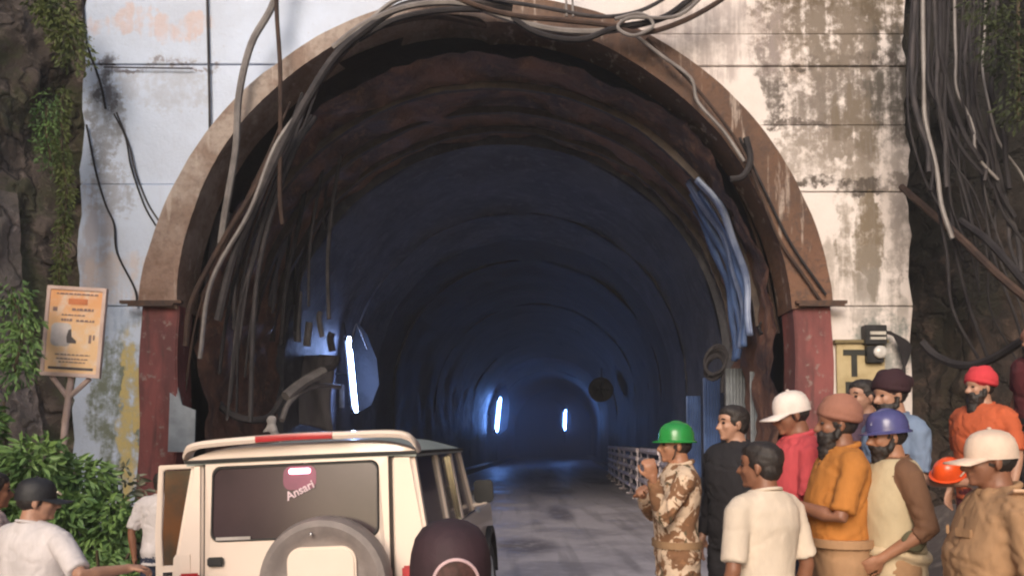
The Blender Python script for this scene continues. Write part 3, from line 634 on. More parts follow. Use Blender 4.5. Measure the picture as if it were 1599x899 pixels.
# pleated membrane on the right inner wall; blue lamp light is put into its colour
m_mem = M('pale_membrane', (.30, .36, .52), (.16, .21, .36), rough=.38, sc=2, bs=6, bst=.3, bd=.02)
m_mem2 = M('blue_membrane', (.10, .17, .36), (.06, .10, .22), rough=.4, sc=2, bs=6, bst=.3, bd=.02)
GM = 'curved liner strips on the right tunnel wall'
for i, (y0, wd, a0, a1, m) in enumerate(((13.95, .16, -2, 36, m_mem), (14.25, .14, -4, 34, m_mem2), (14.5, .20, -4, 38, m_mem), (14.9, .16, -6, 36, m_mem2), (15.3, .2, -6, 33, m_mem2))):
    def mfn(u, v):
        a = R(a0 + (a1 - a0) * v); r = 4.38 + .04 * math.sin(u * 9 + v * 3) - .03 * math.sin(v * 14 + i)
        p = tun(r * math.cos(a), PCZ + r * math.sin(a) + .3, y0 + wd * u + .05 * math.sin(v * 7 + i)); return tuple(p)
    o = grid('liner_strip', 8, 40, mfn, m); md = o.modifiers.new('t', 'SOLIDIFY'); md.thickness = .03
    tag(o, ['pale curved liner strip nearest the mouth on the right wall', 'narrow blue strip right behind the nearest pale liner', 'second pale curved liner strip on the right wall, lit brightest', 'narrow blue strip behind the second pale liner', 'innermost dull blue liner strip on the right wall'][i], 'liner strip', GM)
# vertical sheets standing below the liner (the far two have blue lamp light in their colour) and dark machine blobs
GV = 'corrugated sheets standing along the right tunnel wall'
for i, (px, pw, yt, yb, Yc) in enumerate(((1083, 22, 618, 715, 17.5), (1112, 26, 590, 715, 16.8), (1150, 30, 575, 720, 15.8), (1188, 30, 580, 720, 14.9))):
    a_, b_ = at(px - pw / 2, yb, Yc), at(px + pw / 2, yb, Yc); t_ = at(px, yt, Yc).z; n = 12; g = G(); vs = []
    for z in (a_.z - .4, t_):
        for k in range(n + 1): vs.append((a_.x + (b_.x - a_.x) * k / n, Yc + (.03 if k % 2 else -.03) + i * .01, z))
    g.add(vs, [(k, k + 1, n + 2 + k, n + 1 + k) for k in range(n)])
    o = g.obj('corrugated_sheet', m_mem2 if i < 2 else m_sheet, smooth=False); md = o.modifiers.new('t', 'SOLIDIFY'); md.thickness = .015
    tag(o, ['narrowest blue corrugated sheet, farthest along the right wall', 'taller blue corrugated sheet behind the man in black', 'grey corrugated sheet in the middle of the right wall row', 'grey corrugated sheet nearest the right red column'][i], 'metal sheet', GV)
m_mach = M('machine_dark', (.03, .02, .024), (.015, .012, .015), rough=.5, metal=.3, sc=6, bs=20)
def blower(px, py, Y, r, label):
    q = at(px, py, Y); t = thing('air_blower', label, 'blower', (q.x, q.y, q.z), (0, 0, R(-15)))
    G().tube([(0, 0, 0), (0, .1, 0), (0, .6, 0), (0, .7, 0)], [r * .9, r, r, r * .7], 18).obj('housing', m_mach, t)
    g = G(); n = 22; g.add([(math.cos(2 * math.pi * k / n) * rr, yy, math.sin(2 * math.pi * k / n) * rr) for rr, yy in ((r * .86, -.06), (r * 1.08, -.06), (r * 1.08, .06), (r * .86, .06)) for k in range(n)],
      [(j * n + k, j * n + (k + 1) % n, ((j + 1) % 4) * n + (k + 1) % n, ((j + 1) % 4) * n + k) for j in range(4) for k in range(n)]).obj('rim', m_mach, t)
    for k in range(5):
        a = 2 * math.pi * k / 5; G().box((math.cos(a) * r * .42, -.02, math.sin(a) * r * .42), (r * .8, .015, r * .22), Matrix.Rotation(-a, 3, 'Y') @ Matrix.Rotation(.5, 3, 'X')).obj('blade', m_dk, t, smooth=False)
    G().tube([(0, .3, r * .95), (0, .3, r * .95 + .6)], .03, 6).obj('hanger', m_dk, t); return t
def coil(px, py, Y, r, n_, label):
    q = at(px, py, Y); pts = []
    for k in range(n_ * 14 + 1):
        a = 2 * math.pi * k / 14; rr = r * (1 + .13 * math.sin(k * .9) - .012 * k / 14 * 3); pts.append(q + Vector((rr * math.cos(a) * .8, .02 * k / 14 + .03 * math.sin(k), rr * math.sin(a) - .12 * r * (k / 14))))
    pts += [q + Vector((r * .6, .1, -r)), q + Vector((r * .5, .1, -r * 2.4))]
    tag(G().tube(pts, .035 * (r / .3) ** .5, 6).obj('cable_coil', m_cb), label, 'cable coil', 'coils of cable on the right tunnel wall')
coil(1118, 560, 15.4, .26, 6, 'larger messy coil of black cable hung on the right wall below the liner strips')
coil(1195, 508, 14.0, .12, 4, 'small coil of black cable near the right edge of the arch')
blower(938, 608, 45, .62, 'round vent fan far inside at the right of the tunnel')
for i, (pts_, Yc) in enumerate((([(532, 545), (541, 512), (556, 500), (572, 520), (588, 560), (592, 600), (580, 632), (562, 642), (540, 630)], 21.9), ([(764, 640), (772, 612), (790, 600), (796, 625), (793, 668), (780, 680), (768, 672)], 63.6), ([(872, 645), (880, 632), (890, 636), (893, 668), (884, 676), (874, 668)], 81.6))):  # added sheets, shaped like the blue halos round the tubes
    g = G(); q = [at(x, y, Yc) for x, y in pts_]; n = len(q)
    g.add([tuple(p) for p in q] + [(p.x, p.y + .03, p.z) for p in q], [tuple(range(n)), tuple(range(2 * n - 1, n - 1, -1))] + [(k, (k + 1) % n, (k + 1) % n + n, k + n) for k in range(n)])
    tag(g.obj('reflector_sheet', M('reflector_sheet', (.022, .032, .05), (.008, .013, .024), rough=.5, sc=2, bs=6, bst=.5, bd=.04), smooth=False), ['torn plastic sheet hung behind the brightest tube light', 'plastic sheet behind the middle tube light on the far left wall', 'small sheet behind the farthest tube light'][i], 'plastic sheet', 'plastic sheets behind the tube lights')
# boards and cords catching the light of the nearest tube
for i, (px, y0, y1, w_) in enumerate(((497, 598, 640, 7), (509, 592, 640, 9), (519, 590, 638, 12), (532, 600, 636, 8), (519, 536, 556, 8), (508, 546, 562, 6))):
    a_, b_ = at(px, y1, 20.9), at(px, y0, 20.9)
    tag(G().box(((a_.x + b_.x) / 2, 20.9 + .05 * i, (a_.z + b_.z) / 2), (w_ / 62, .04, b_.z - a_.z), Matrix.Rotation(R(3 - i), 3, 'Y')).obj('wall_board', M('pale_board', (.42, .44, .48), (.25, .26, .3), rough=.6), smooth=False, bevel=.006),
        ['narrow pale board leftmost below the brightest tube light', 'second pale board from the left below the tube light', 'widest pale board beside the brightest tube light', 'pale board nearest the foot of the brightest tube light', 'short pale board high on the wall left of the tube light', 'smallest pale board by the hose end on the left wall'][i], 'board', 'pale boards on the wall by the tube light')
cable([(548, 545, 20.3), (556, 505, 20.2), (574, 545, 20.3)], .02, m_cp, 'pale cord hooked in a sharp V above the brightest tube light', None, 'cord', 'cord', k=2)
cable([(300, 260, 13.9), (380, 190, 14.0), (470, 120, 14.2), (600, 80, 14.4), (700, 72, 14.5)], .03, m_cbr, 'brown cable following the roof inside the left of the arch', None)
cable([(1040, 130, 14.0), (1100, 200, 14.0), (1150, 290, 14.0), (1190, 400, 13.9), (1215, 520, 13.8)], .035, m_cbr, 'brown cable following the inside right of the tunnel roof', None)
# ---- barricades along the right of the carriageway
m_bar = M('barricade_grey', (.72, .64, .66), (.42, .34, .34), rough=.55, metal=.2, sc=9, bs=30)
def barricade(label, g):
    t = thing('barricade', label, 'barricade', group=g); Lb = 2.72
    for k, z in enumerate((.30, .62, .92, 1.22, 1.50)): G().tube([(0, -Lb / 2, z + .02 * math.sin(k * 3)), (0, Lb / 2, z)], .075, 8).obj('rail', m_bar, t)
    for y in (-Lb / 2 + .05, Lb / 2 - .05):
        G().tube([(0, y, 0.02), (0, y, 1.54)], .028, 8).obj('post', m_bar, t); G().tube([(-.16, y, .03), (.16, y, .03)], .03, 6).obj('foot', m_bar, t)
    G().tube([(0, -Lb / 2 + .05, .36), (0, Lb / 2 - .05, 1.38)], .022, 6).obj('brace', m_bar, t); return t
gb = 'grey railing barricades in a row inside the tunnel'; bl = ['nearest railing barricade of the row, beside the man in camouflage', 'second railing barricade from the camouflaged man', 'third railing barricade from the near end of the row', 'fourth barricade from the near end, deeper in the tunnel', 'fifth barricade from the near end, in the dim part', 'sixth barricade from the near end of the row', 'third barricade from the far end of the row', 'next to last barricade of the row', 'last and farthest railing barricade of the row']
b0 = barricade(bl[0], gb)
for i in range(9):
    Y = 18.4 + i * 2.85; o = b0 if i == 0 else copy_tree(b0); o['label'] = bl[i]
    o.location = (2.28 + AX * Y + rg.uniform(-.03, .03), Y, .01); o.rotation_euler = (0, R(rg.uniform(-2, 2)), -math.atan(AX) + R(rg.uniform(-1.5, 1.5)))
# ---- notice board on a forked post
m_frame = M('board_frame', (.74, .56, .50), (.62, .44, .38), rough=.6)
b = NB('notice_print'); o = b.xyz()
c = b.mix(b.ss(o[2], -.1, .52), (.88, .58, .32), (.88, .42, .18)); c = b.mix(b.ss(b.noise(5, 5), .45, .7), c, (.86, .68, .56))
m_print = b.fin(c, .55)
sb = thing('notice_board', 'orange and cream notice board tilted on a forked pink post above the bush', 'sign', at(116, 518, 10), (0, R(3.4), 0))
W2, H2 = .36, .545
g = G().frame([(-W2, -H2), (W2, -H2), (W2, H2), (-W2, H2)], [(-W2 + .045, -H2 + .045), (W2 - .045, -H2 + .045), (W2 - .045, H2 - .045), (-W2 + .045, H2 - .045)], lambda x, z: (x, -.03, z), lambda x, z: (x, .03, z)); g.obj('frame', m_frame, sb, smooth=False, bevel=.004)
G().box((0, 0, 0), (W2 * 2 - .085, .03, H2 * 2 - .085)).obj('board', m_print, sb, smooth=False)
m_ink = M('faded_ink', (.34, .22, .20), rough=.7, bst=0); m_ink2 = M('orange_ink', (.72, .24, .10), rough=.7, bst=0); m_ink3 = M('dark_ink', (.12, .10, .10), rough=.7, bst=0); m_w = M('white_patch', (.74, .66, .64), rough=.7, bst=0)
def marks(rows, m, nm):
    g = G()
    for (z, xs, h) in rows:
        # one connected strip per line: a thin baseline carries the strokes
        if len(xs) > 1: g.box(((xs[0][0] + xs[-1][1]) / 2, -.0165, z - h * .3), (xs[-1][1] - xs[0][0], .003, h * .25))
        for x0, x1 in xs: g.box(((x0 + x1) / 2, -.0175, z), (x1 - x0, .004, h))
    return g.obj(nm, m, sb, smooth=False)
def dashes(x0, x1, n, seed):
    r_ = random.Random(seed); out = []; x = x0
    while x < x1: l = r_.uniform(.02, .055) * n; out.append((x, min(x + l, x1))); x += l + r_.uniform(.008, .02)
    return out
for row_ in [(.455, dashes(-.24, .26, 1, 1), .018), (.27, dashes(-.04, .22, .8, 2), .03), (.265, [(-.27, -.22)], .05), (.20, dashes(-.16, .12, .8, 3), .016), (.14, dashes(-.16, -.03, .8, 4), .03), (.135, dashes(.02, .24, .8, 5), .025), (-.28, dashes(-.2, .22, 1, 6), .015), (-.33, dashes(-.18, .2, 1, 7), .015), (-.37, dashes(-.15, .18, 1, 8), .014)]: marks([row_], m_ink, 'text_line')
marks([(.365, [(-.09, .14)], .07)], m_ink2, 'heading'); marks([(-.445, [(-.27, .27)], .03)], m_ink3, 'bottom_band')
G().prism(rrect(-.27, -.18, -.03, .10, .06), lambda x, z: (x, -.0155, z), lambda x, z: (x, -.0185, z)).obj('white_panel', m_w, sb, smooth=False)
G().prism([(-.05, .04), (-.02, .05), (-.01, -.04), (.05, -.09), (.05, -.12), (-.06, -.12), (-.07, -.05)], lambda x, z: (x - .01, -.017, z - .02), lambda x, z: (x - .01, -.021, z - .02)).obj('dark_emblem', m_ink3, sb, smooth=False)
marks([(-.08, [(.19, .22)], .10), (-.06, [(.24, .26)], .06)], m_ink, 'side_mark')
zb_ = -sb.location.z
G().tube([(-.02, .05, -.62), (-.04, .05, -1.1), (-.02, .05, zb_ + .05)], .04, 10).tube([(-.02, .05, -.50), (-.02, .05, -.65)], .035, 8).obj('post', m_frame, sb)
for s_ in (-1, 1): G().tube([(-.03, .05, -.80), (-.02 + s_ * .23, .05, -.55)], .032, 8).obj('fork_arm', m_frame, sb)
# ---- plants
m_leaf = M('leaf_green', (.21, .34, .10), (.10, .19, .06), rough=.55, sc=3, bst=0, lo=.4, hi=.6)
m_leaf2 = M('leaf_yellow_green', (.16, .19, .05), (.08, .11, .03), rough=.6, sc=3, bst=0)
m_leaf3 = M('leaf_dusty', (.28, .27, .20), (.12, .15, .09), rough=.8, sc=3, bst=0)
m_stem = M('stem_brown', (.10, .07, .04), rough=.8)
def leaves(n, centers, size, seed, droop=.4):
    r_ = np.random.RandomState(seed); g = G(); vs = []; fs = []
    for i in range(n):
        c_, rad = centers[r_.randint(len(centers))]
        d = r_.normal(size=3); d /= np.linalg.norm(d); p = Vector(c_) + Vector(d * np.array(rad) * (r_.rand() ** .35))
        dirv = Vector((d[0] * .8 + r_.normal() * .5, d[1] * .8 + r_.normal() * .5, d[2] * .5 - droop + r_.normal() * .4)).normalized()
        side = dirv.cross(Vector(r_.normal(size=3))).normalized(); nrm = dirv.cross(side); L = size * r_.uniform(.6, 1.4); Wd = L * r_.uniform(.28, .42)
        o_ = len(vs)
        vs += [p, p + dirv * L * .35 + side * Wd * .5 + nrm * L * .05, p + dirv * L * .7 + side * Wd * .38, p + dirv * L - nrm * L * .12, p + dirv * L * .7 - side * Wd * .38, p + dirv * L * .35 - side * Wd * .5 + nrm * L * .05]
        fs += [(o_, o_ + 1, o_ + 2, o_ + 3), (o_, o_ + 3, o_ + 4, o_ + 5)]
    return g.add(vs, fs)
def shrub(loc, label, cl, n, size, seed, m, group='leafy shrubs at the foot of the left rock', ns=9):
    t = thing('shrub', label, 'shrub', loc, group=group)
    o = leaves(n, cl, size, seed).obj('foliage', m, t, smooth=False); tag(o, kind='stuff'); r_ = random.Random(seed); g = G()
    for k in range(ns):
        c_, rad = r_.choice(cl); q = Vector(c_) + Vector((r_.uniform(-.3, .3), r_.uniform(-.3, .3), r_.uniform(0, .3)))
        g.tube(crom([(r_.uniform(-.1, .1), r_.uniform(-.1, .1), -.1), q * .5 + Vector((0, 0, .1)), q], 4), [.022 - .0012 * i for i in range(9)], 5)
    g.obj('stems', m_stem, t); return t
def sp(px, Y): p = at(px, 700, Y); return (p.x, Y, ground_z(p.x, Y))
shrub(sp(30, 7.6), 'tall dark green shrub at the far left under the notice board', [((-.3, 0, .9), (.4, .4, .35)), ((.15, 0, 1.25), (.3, .3, .25)), ((0, -.2, .5), (.5, .4, .35)), ((-.5, .1, 1.6), (.25, .25, .3)), ((.4, 0, .8), (.25, .25, .2))], 2700, .105, 1, m_leaf)
shrub(sp(120, 7.9), 'broad mid green shrub below the notice board post', [((0, 0, 1.15), (.35, .3, .25)), ((.35, -.1, .75), (.3, .3, .3)), ((-.35, -.2, .85), (.3, .3, .3)), ((.1, -.2, .3), (.5, .4, .3))], 2700, .10, 2, m_leaf)
shrub(sp(165, 7.3), 'low green shrub between the man in white and the white car', [((0, 0, .5), (.3, .3, .25)), ((.25, 0, .3), (.25, .3, .25)), ((-.3, -.1, .4), (.3, .25, .25))], 1400, .095, 3, m_leaf)
shrub(sp(192, 8.3), 'small dusty shrub with whitish leaves beside the left red column', [((0, 0, 1.05), (.22, .2, .35)), ((.1, 0, .7), (.28, .25, .3)), ((-.1, 0, .5), (.25, .2, .3))], 650, .10, 4, m_leaf3)
def vine(pts, n, label, seed, m, size=.07, rad=.14):
    P = crom([at(*p) for p in pts], 5); t = thing('creeper', label, 'climbing plant', tuple(P[-1]), group='creepers on the left rock'); b0_ = P[-1]
    cl = [((p - b0_ + Vector((0, 0, 0))), (rad, rad * .7, rad * 1.2)) for p in P]
    tag(leaves(n, cl, size, seed, .8).obj('foliage', m, t, smooth=False), kind='stuff'); G().tube([p - b0_ for p in P], .02, 6).obj('stem', m_stem, t); return t
vine([(98, 150, 12.2), (96, 230, 12.0), (104, 300, 12.0), (98, 370, 11.9), (92, 450, 11.8)], 1500, 'long yellow green creeper hanging beside the edge of the white wall', 11, m_leaf2, rad=.12)
vine([(60, -20, 11.9), (80, 10, 11.9), (100, 40, 11.9), (118, 80, 12)], 1300, 'bushy green creeper at the top left corner of the rock', 12, m_leaf2, .09, .3)
vine([(75, 160, 12.0), (72, 200, 12.0), (80, 250, 12.0)], 500, 'short dark creeper in the shade of the left rock', 13, m_leaf, .07, .22)
vine([(20, 460, 9.5), (35, 520, 9.3), (22, 580, 9.0)], 600, 'dark creeper trailing down to the shrubs at the left', 14, m_leaf, .09, .22)
def moss_right():
    t = thing('creeper', 'dull green creeper at the top right corner over the dark rock', 'climbing plant', tuple(at(1575, 60, 10.6)))
    cl = [((at(x, y, 10.6) - t.location), (.35, .25, .3)) for x, y in ((1545, 10), (1580, 40), (1590, 110), (1560, 70), (1596, 170))]
    tag(leaves(1300, cl, .075, 15, .8).obj('foliage', M('leaf_dark', (.05, .065, .02), (.02, .03, .012), rough=.8, sc=3, bst=0), t, smooth=False), kind='stuff'); G().tube([at(1590, y, 10.75) - t.location for y in (-60, 60, 190)], .02, 6).obj('stem', m_stem, t)
moss_right()
# ================================================================== CAR
m_crm = M('cream_car_paint', (.84, .70, .60), (.80, .66, .56), rough=.28, sc=1.5, bst=.03, bs=60, Coat_Weight=.5)  # cream paint with the warm light on the car mixed into its colour
m_glass = M('dark_tinted_glass', (.065, .042, .046), (.04, .027, .03), rough=.16, bst=0, sc=1)
m_rub = M('black_rubber', (.025, .024, .024), rough=.65, bst=.2)
m_tyre = M('spare_tyre_cover', (.26, .22, .205), (.20, .17, .16), rough=.6, sc=6, bst=.2)
m_seam = M('panel_seam', (.05, .04, .035), rough=.8, bst=0)
m_chr = M('chrome', (.7, .7, .7), rough=.12, metal=1.0, bst=0)
m_gr = M('grey_green_roof', (.36, .40, .38), (.30, .34, .33), rough=.35, sc=2, bst=0)
m_redr = M('red_reflector', (.45, .035, .04), rough=.25, bst=0)
m_int = M('car_interior', (.10, .085, .075), rough=.9)
YR = 5.3
cr = at(482, 720, YR)
car = thing('parked_car', 'cream boxy off-road car seen from behind with spare wheel on its rear door', 'car', (cr.x, YR, 0), (0, R(-2.6), -math.atan(AX) - R(.5)))
car.scale = (1.025, 1, 1.035)
ZB, ZW, ZG = .52, 1.04, 1.60           # sill, belt line, gutter
def hw(z): return .80 if z < ZW else .80 - .085 * (z - ZW) / (ZG - ZW)      # half width with tumblehome
def ry(z): return 0.0 if z < ZW else .07 * (z - ZW) / (ZG - ZW)             # rear face leans forward
LB = 3.95
# side shells
for s_ in (-1, 1):
    g = G(); zs_ = (ZB, .62, .85, ZW - .03, ZW); bul = (0, .03, .035, .02, 0)
    vs = [(s_ * (.80 + b_), y, z) for z, b_ in zip(zs_, bul) for y in (.02, .6, 1.2, 2.0, 2.55, 3.2, LB - .1)]
    vs2 = [(s_ * .70, y, z) for z in zs_ for y in (.02, .6, 1.2, 2.0, 2.55, 3.2, LB - .1)]
    n = 7; f = [(j * n + i, j * n + i + 1, (j + 1) * n + i + 1, (j + 1) * n + i) for j in range(4) for i in range(6)]
    o_ = len(vs); f2 = [tuple(x + o_ for x in reversed(q)) for q in f]
    rim = [(i, i + 1, o_ + i + 1, o_ + i) for i in range(6)] + [(4 * n + i + 1, 4 * n + i, o_ + 4 * n + i, o_ + 4 * n + i + 1) for i in range(6)] + [(j * n, o_ + j * n, o_ + (j + 1) * n, (j + 1) * n) for j in range(4)] + [(j * n + 6, (j + 1) * n + 6, o_ + (j + 1) * n + 6, o_ + j * n + 6) for j in range(4)]
    g.add(vs + vs2, f + f2 + rim).obj('side_panel', m_crm, car, bevel=.01)
    # wheel arches and wheels
    for y in (.72, 3.25):
        g = G(); P = [(y + math.cos(R(a)) * .42, .42 + math.sin(R(a)) * .42) for a in range(-10, 191, 15)]; Pi = [(y + math.cos(R(a)) * .36, .42 + math.sin(R(a)) * .36) for a in range(190, -11, -15)]
        g.prism(P + Pi, lambda a, z: (s_ * .78, a, z), lambda a, z: (s_ * .885, a, z)).obj('wheel_arch', m_rub, car, smooth=False)
        wn = thing('w', None, None); wo_ = G()
        def lathe(prof, n=32):
            g = G(); k = len(prof)
            g.add([(x, math.cos(2 * math.pi * i / n) * r, math.sin(2 * math.pi * i / n) * r) for i in range(n) for x, r in prof], [(i * k + j, i * k + (j + 1) % k, ((i + 1) % n) * k + (j + 1) % k, ((i + 1) % n) * k + j) for i in range(n) for j in range(k)]); return g
        bpy.data.objects.remove(wn)
        t_ = lathe([(-.1, .22), (-.11, .3), (-.09, .345), (.09, .345), (.11, .3), (.1, .22)]).obj('wheel', m_rub, car); t_.location = (s_ * .76, y, .345)
        r_ = lathe([(-.08, .02), (-.08, .215), (.09, .215), (.10, .19), (.06, .17), (.05, .05), (.07, .02)]).obj('rim', m_alu, t_)
# floor, bonnet, bumpers
G().box((0, LB / 2, ZB - .02), (1.5, LB - .2, .08)).obj('underbody', m_rub, car, smooth=False)
g = G(); g.prism([(2.5, ZB), (LB - .06, ZB), (LB, .7), (LB - .03, .98), (2.62, 1.06), (2.5, 1.06)], lambda y, z: (-.70, y, z), lambda y, z: (.70, y, z)).obj('bonnet', m_crm, car, bevel=.03)
G().box((0, LB + .08, .55), (1.6, .14, .2)).obj('front_bumper', m_rub, car, bevel=.03)
G().box((0, -.12, .50), (1.66, .16, .17)).obj('rear_bumper', m_rub, car, bevel=.04)
for s_ in (-1, 1): G().box((s_ * .52, LB + .01, .84), (.26, .05, .2)).obj('headlight', m_alu, car, bevel=.02)
g = G(); g.box((0, LB + .02, .83), (.7, .05, .24)); g.obj('grille', m_rub, car, bevel=.01)
# rear: corner posts, door with rounded window opening
def rearmap(off): return (lambda x, z: (x, ry(z) - off, z))
DX0, DX1 = -.615, .555
for s_, xi in ((-1, DX0 - .006), (1, DX1 + .006)):
    poly = [(xi, ZB), (s_ * .80, ZB), (s_ * .80, ZW), (s_ * hw(ZG), ZG), (xi, ZG)]
    g = G(); n = len(poly); g.prism(poly, lambda x, z: (x, ry(z), z), lambda x, z: (x, ry(z) + .12, z)).obj('corner_post', m_crm, car, bevel=.03, seg=3)
    G().box((s_ * .70, -.012, .80), (.13, .03, .24)).obj('tail_light', m_redr, car, bevel=.012)
win = rrect(DX0 + .045, 1.10, DX1 - .055, 1.565, .055, 6)
g = G(); n = len(win)
outr = []
oc = [(DX1, ZB + .1), (DX1, ZG - .008), (DX0, ZG - .008), (DX0, ZB + .1)]
for (x, z), c_ in zip(oc, range(4)): outr += [(x, z)] * 7
door = thing('rd', None, None); bpy.data.objects.remove(door)
rd = g.frame(outr, win, lambda x, z: (x, ry(z) - .004, z), lambda x, z: (x, ry(z) + .05, z)).obj('rear_door', m_crm, car, smooth=False)
def inset(pts, d):
    cx = sum(p[0] for p in pts) / len(pts); cz = sum(p[1] for p in pts) / len(pts)
    return [(x - math.copysign(d, x - cx), z - math.copysign(d, z - cz)) for x, z in pts]
G().frame(inset(win, -.006), inset(win, .014), lambda x, z: (x, ry(z) - .013, z), lambda x, z: (x, ry(z) + .01, z)).obj('window_seal', m_rub, rd)
G().prism(inset(win, .008), lambda x, z: (x, ry(z) + .0, z), lambda x, z: (x, ry(z) + .012, z)).obj('rear_window', m_glass, rd)
# seam backing
G().prism([(DX0 - .02, ZB), (DX0 + .02, ZB), (DX0 + .02, ZG), (DX0 - .02, ZG)], lambda x, z: (x, ry(z) + .02, z), lambda x, z: (x, ry(z) + .05, z)).obj('door_gap', m_seam, car, smooth=False)
G().prism([(DX1 - .02, ZB), (DX1 + .02, ZB), (DX1 + .02, ZG), (DX1 - .02, ZG)], lambda x, z: (x, ry(z) + .02, z), lambda x, z: (x, ry(z) + .05, z)).obj('door_gap', m_seam, car, smooth=False)
G().box((-.53, -.018, .985), (.10, .03, .055)).obj('door_handle', m_rub, rd, bevel=.008)
G().box((-.42, .060, 1.12), (.22, .004, .022), None).obj('window_sticker', M('pale_sticker', (.5, .45, .42), rough=.6, bst=0), rd, smooth=False).location = (0, -.062, 0)
# brake lamp seen at the top of the glass, and slanted lettering below it
m_brk = glow('brake_lamp', (1.0, .30, .45), 5.0)
G().prism(rrect(-.055, 1.497, .085, 1.532, .015, 3), lambda x, z: (x - .02, ry(z) - .006, z), lambda x, z: (x - .02, ry(z) + .004, z)).obj('brake_light', m_brk, rd)
G().prism(rrect(-.09, 1.40, .12, 1.548, .05, 5), lambda x, z: (x - .02, ry(z) - .0025, z), lambda x, z: (x - .02, ry(z) - .0005, z)).obj('lamp_housing', M('plum_lens', (.25, .045, .11), rough=.3, bst=0), rd)
lt = letter('Ansari', None, Vector((.0, ry(1.4) - .008, 1.395)), .074, None, M('pink_white_decal', (.80, .60, .66), rough=.5, bst=0), rd, rot=R(-24), ext=.001, name='window_lettering')
lt.rotation_euler = (math.pi / 2 - .12, R(-24), 0)
# roof: domed, with rounded edges, drip gutter
nr = 24; g = G(); vs = []
ys = [.03, .10, .25, .6, 1.2, 1.7, 2.05, 2.22, 2.32]; zc = [.0, .045, .075, .095, .10, .095, .07, .035, -.005]
for y, zc_ in zip(ys, zc):
    for i in range(nr + 1):
        u = -1 + 2 * i / nr; vs.append((u * .735, y + .03, ZG + .004 + (zc_ + .012) * (1 - abs(u) ** 4.5)))
k_ = nr + 1; f = [(j * k_ + i, j * k_ + i + 1, (j + 1) * k_ + i + 1, (j + 1) * k_ + i) for j in range(len(ys) - 1) for i in range(nr)]
o_ = len(vs); vs += [(x, y, z - .03) for x, y, z in vs]; f += [tuple(q + o_ for q in reversed(a)) for a in f]
bd = [i for i in range(k_)] + [j * k_ + nr for j in range(1, len(ys))] + [(len(ys) - 1) * k_ + i for i in range(nr - 1, -1, -1)] + [j * k_ for j in range(len(ys) - 2, 0, -1)]
f += [(bd[i], bd[(i + 1) % len(bd)], bd[(i + 1) % len(bd)] + o_, bd[i] + o_) for i in range(len(bd))]
G().add(vs, f).obj('roof', m_gr, car)
G().tube([(-.735, 2.3, ZG), (-.735, .05, ZG), (.735, .05, ZG), (.735, 2.3, ZG)], .012, 6).obj('roof_gutter', m_rub, car)
# cream roof back-band below the spoiler
g = G(); vs = []
for y, z in ((.052, ZG), (.06, ZG + .06), (.10, ZG + .075), (.2, ZG + .082)):
    for i in range(nr + 1):
        u = -1 + 2 * i / nr; vs.append((u * .74, y, ZG + .006 + (z - ZG + .008) * (1 - abs(u) ** 5)))
G().add(vs, [(j * k_ + i, j * k_ + i + 1, (j + 1) * k_ + i + 1, (j + 1) * k_ + i) for j in range(3) for i in range(nr)]).obj('rear_roof_band', m_crm, car)
sp_ = [(-.745, .06, ZG + .012), (-.735, .03, ZG + .045), (-.69, -.0, ZG + .085), (-.58, -.02, ZG + .105), (-.3, -.035, ZG + .118), (0, -.04, ZG + .125), (.3, -.035, ZG + .122), (.58, -.02, ZG + .118), (.69, -.0, ZG + .098), (.735, .03, ZG + .05), (.745, .06, ZG + .012)]
P = crom(sp_, 5); sl = G(); rows = []
vs = []
for p in P:
    for dy, dz in ((-.01, -.022), (-.022, 0), (-.01, .02), (.03, .026), (.13, .012), (.13, -.008), (.03, -.02)): vs.append(p + Vector((0, dy, dz)))
n = 7; m_ = len(P)
sp_o = sl.add(vs, [(i * n + k, i * n + (k + 1) % n, (i + 1) * n + (k + 1) % n, (i + 1) * n + k) for i in range(m_ - 1) for k in range(n)] + [tuple(range(n)), tuple((m_ - 1) * n + k for k in range(n - 1, -1, -1))]).obj('rear_spoiler', m_crm, car)
P2 = [p for p in P if -.30 < p.x < .27]; vs = []
for p in P2:
    for dy, dz in ((-.022, -.019), (-.028, 0), (-.022, .019), (-.008, .019), (-.008, -.019)): vs.append(p + Vector((0, dy, dz)))
n = 5; G().add(vs, [(i * n + k, i * n + (k + 1) % n, (i + 1) * n + (k + 1) % n, (i + 1) * n + k) for i in range(len(P2) - 1) for k in range(n)] + [tuple(range(n)), tuple((len(P2) - 1) * n + k for k in range(n - 1, -1, -1))]).obj('reflector_strip', m_redr, sp_o)
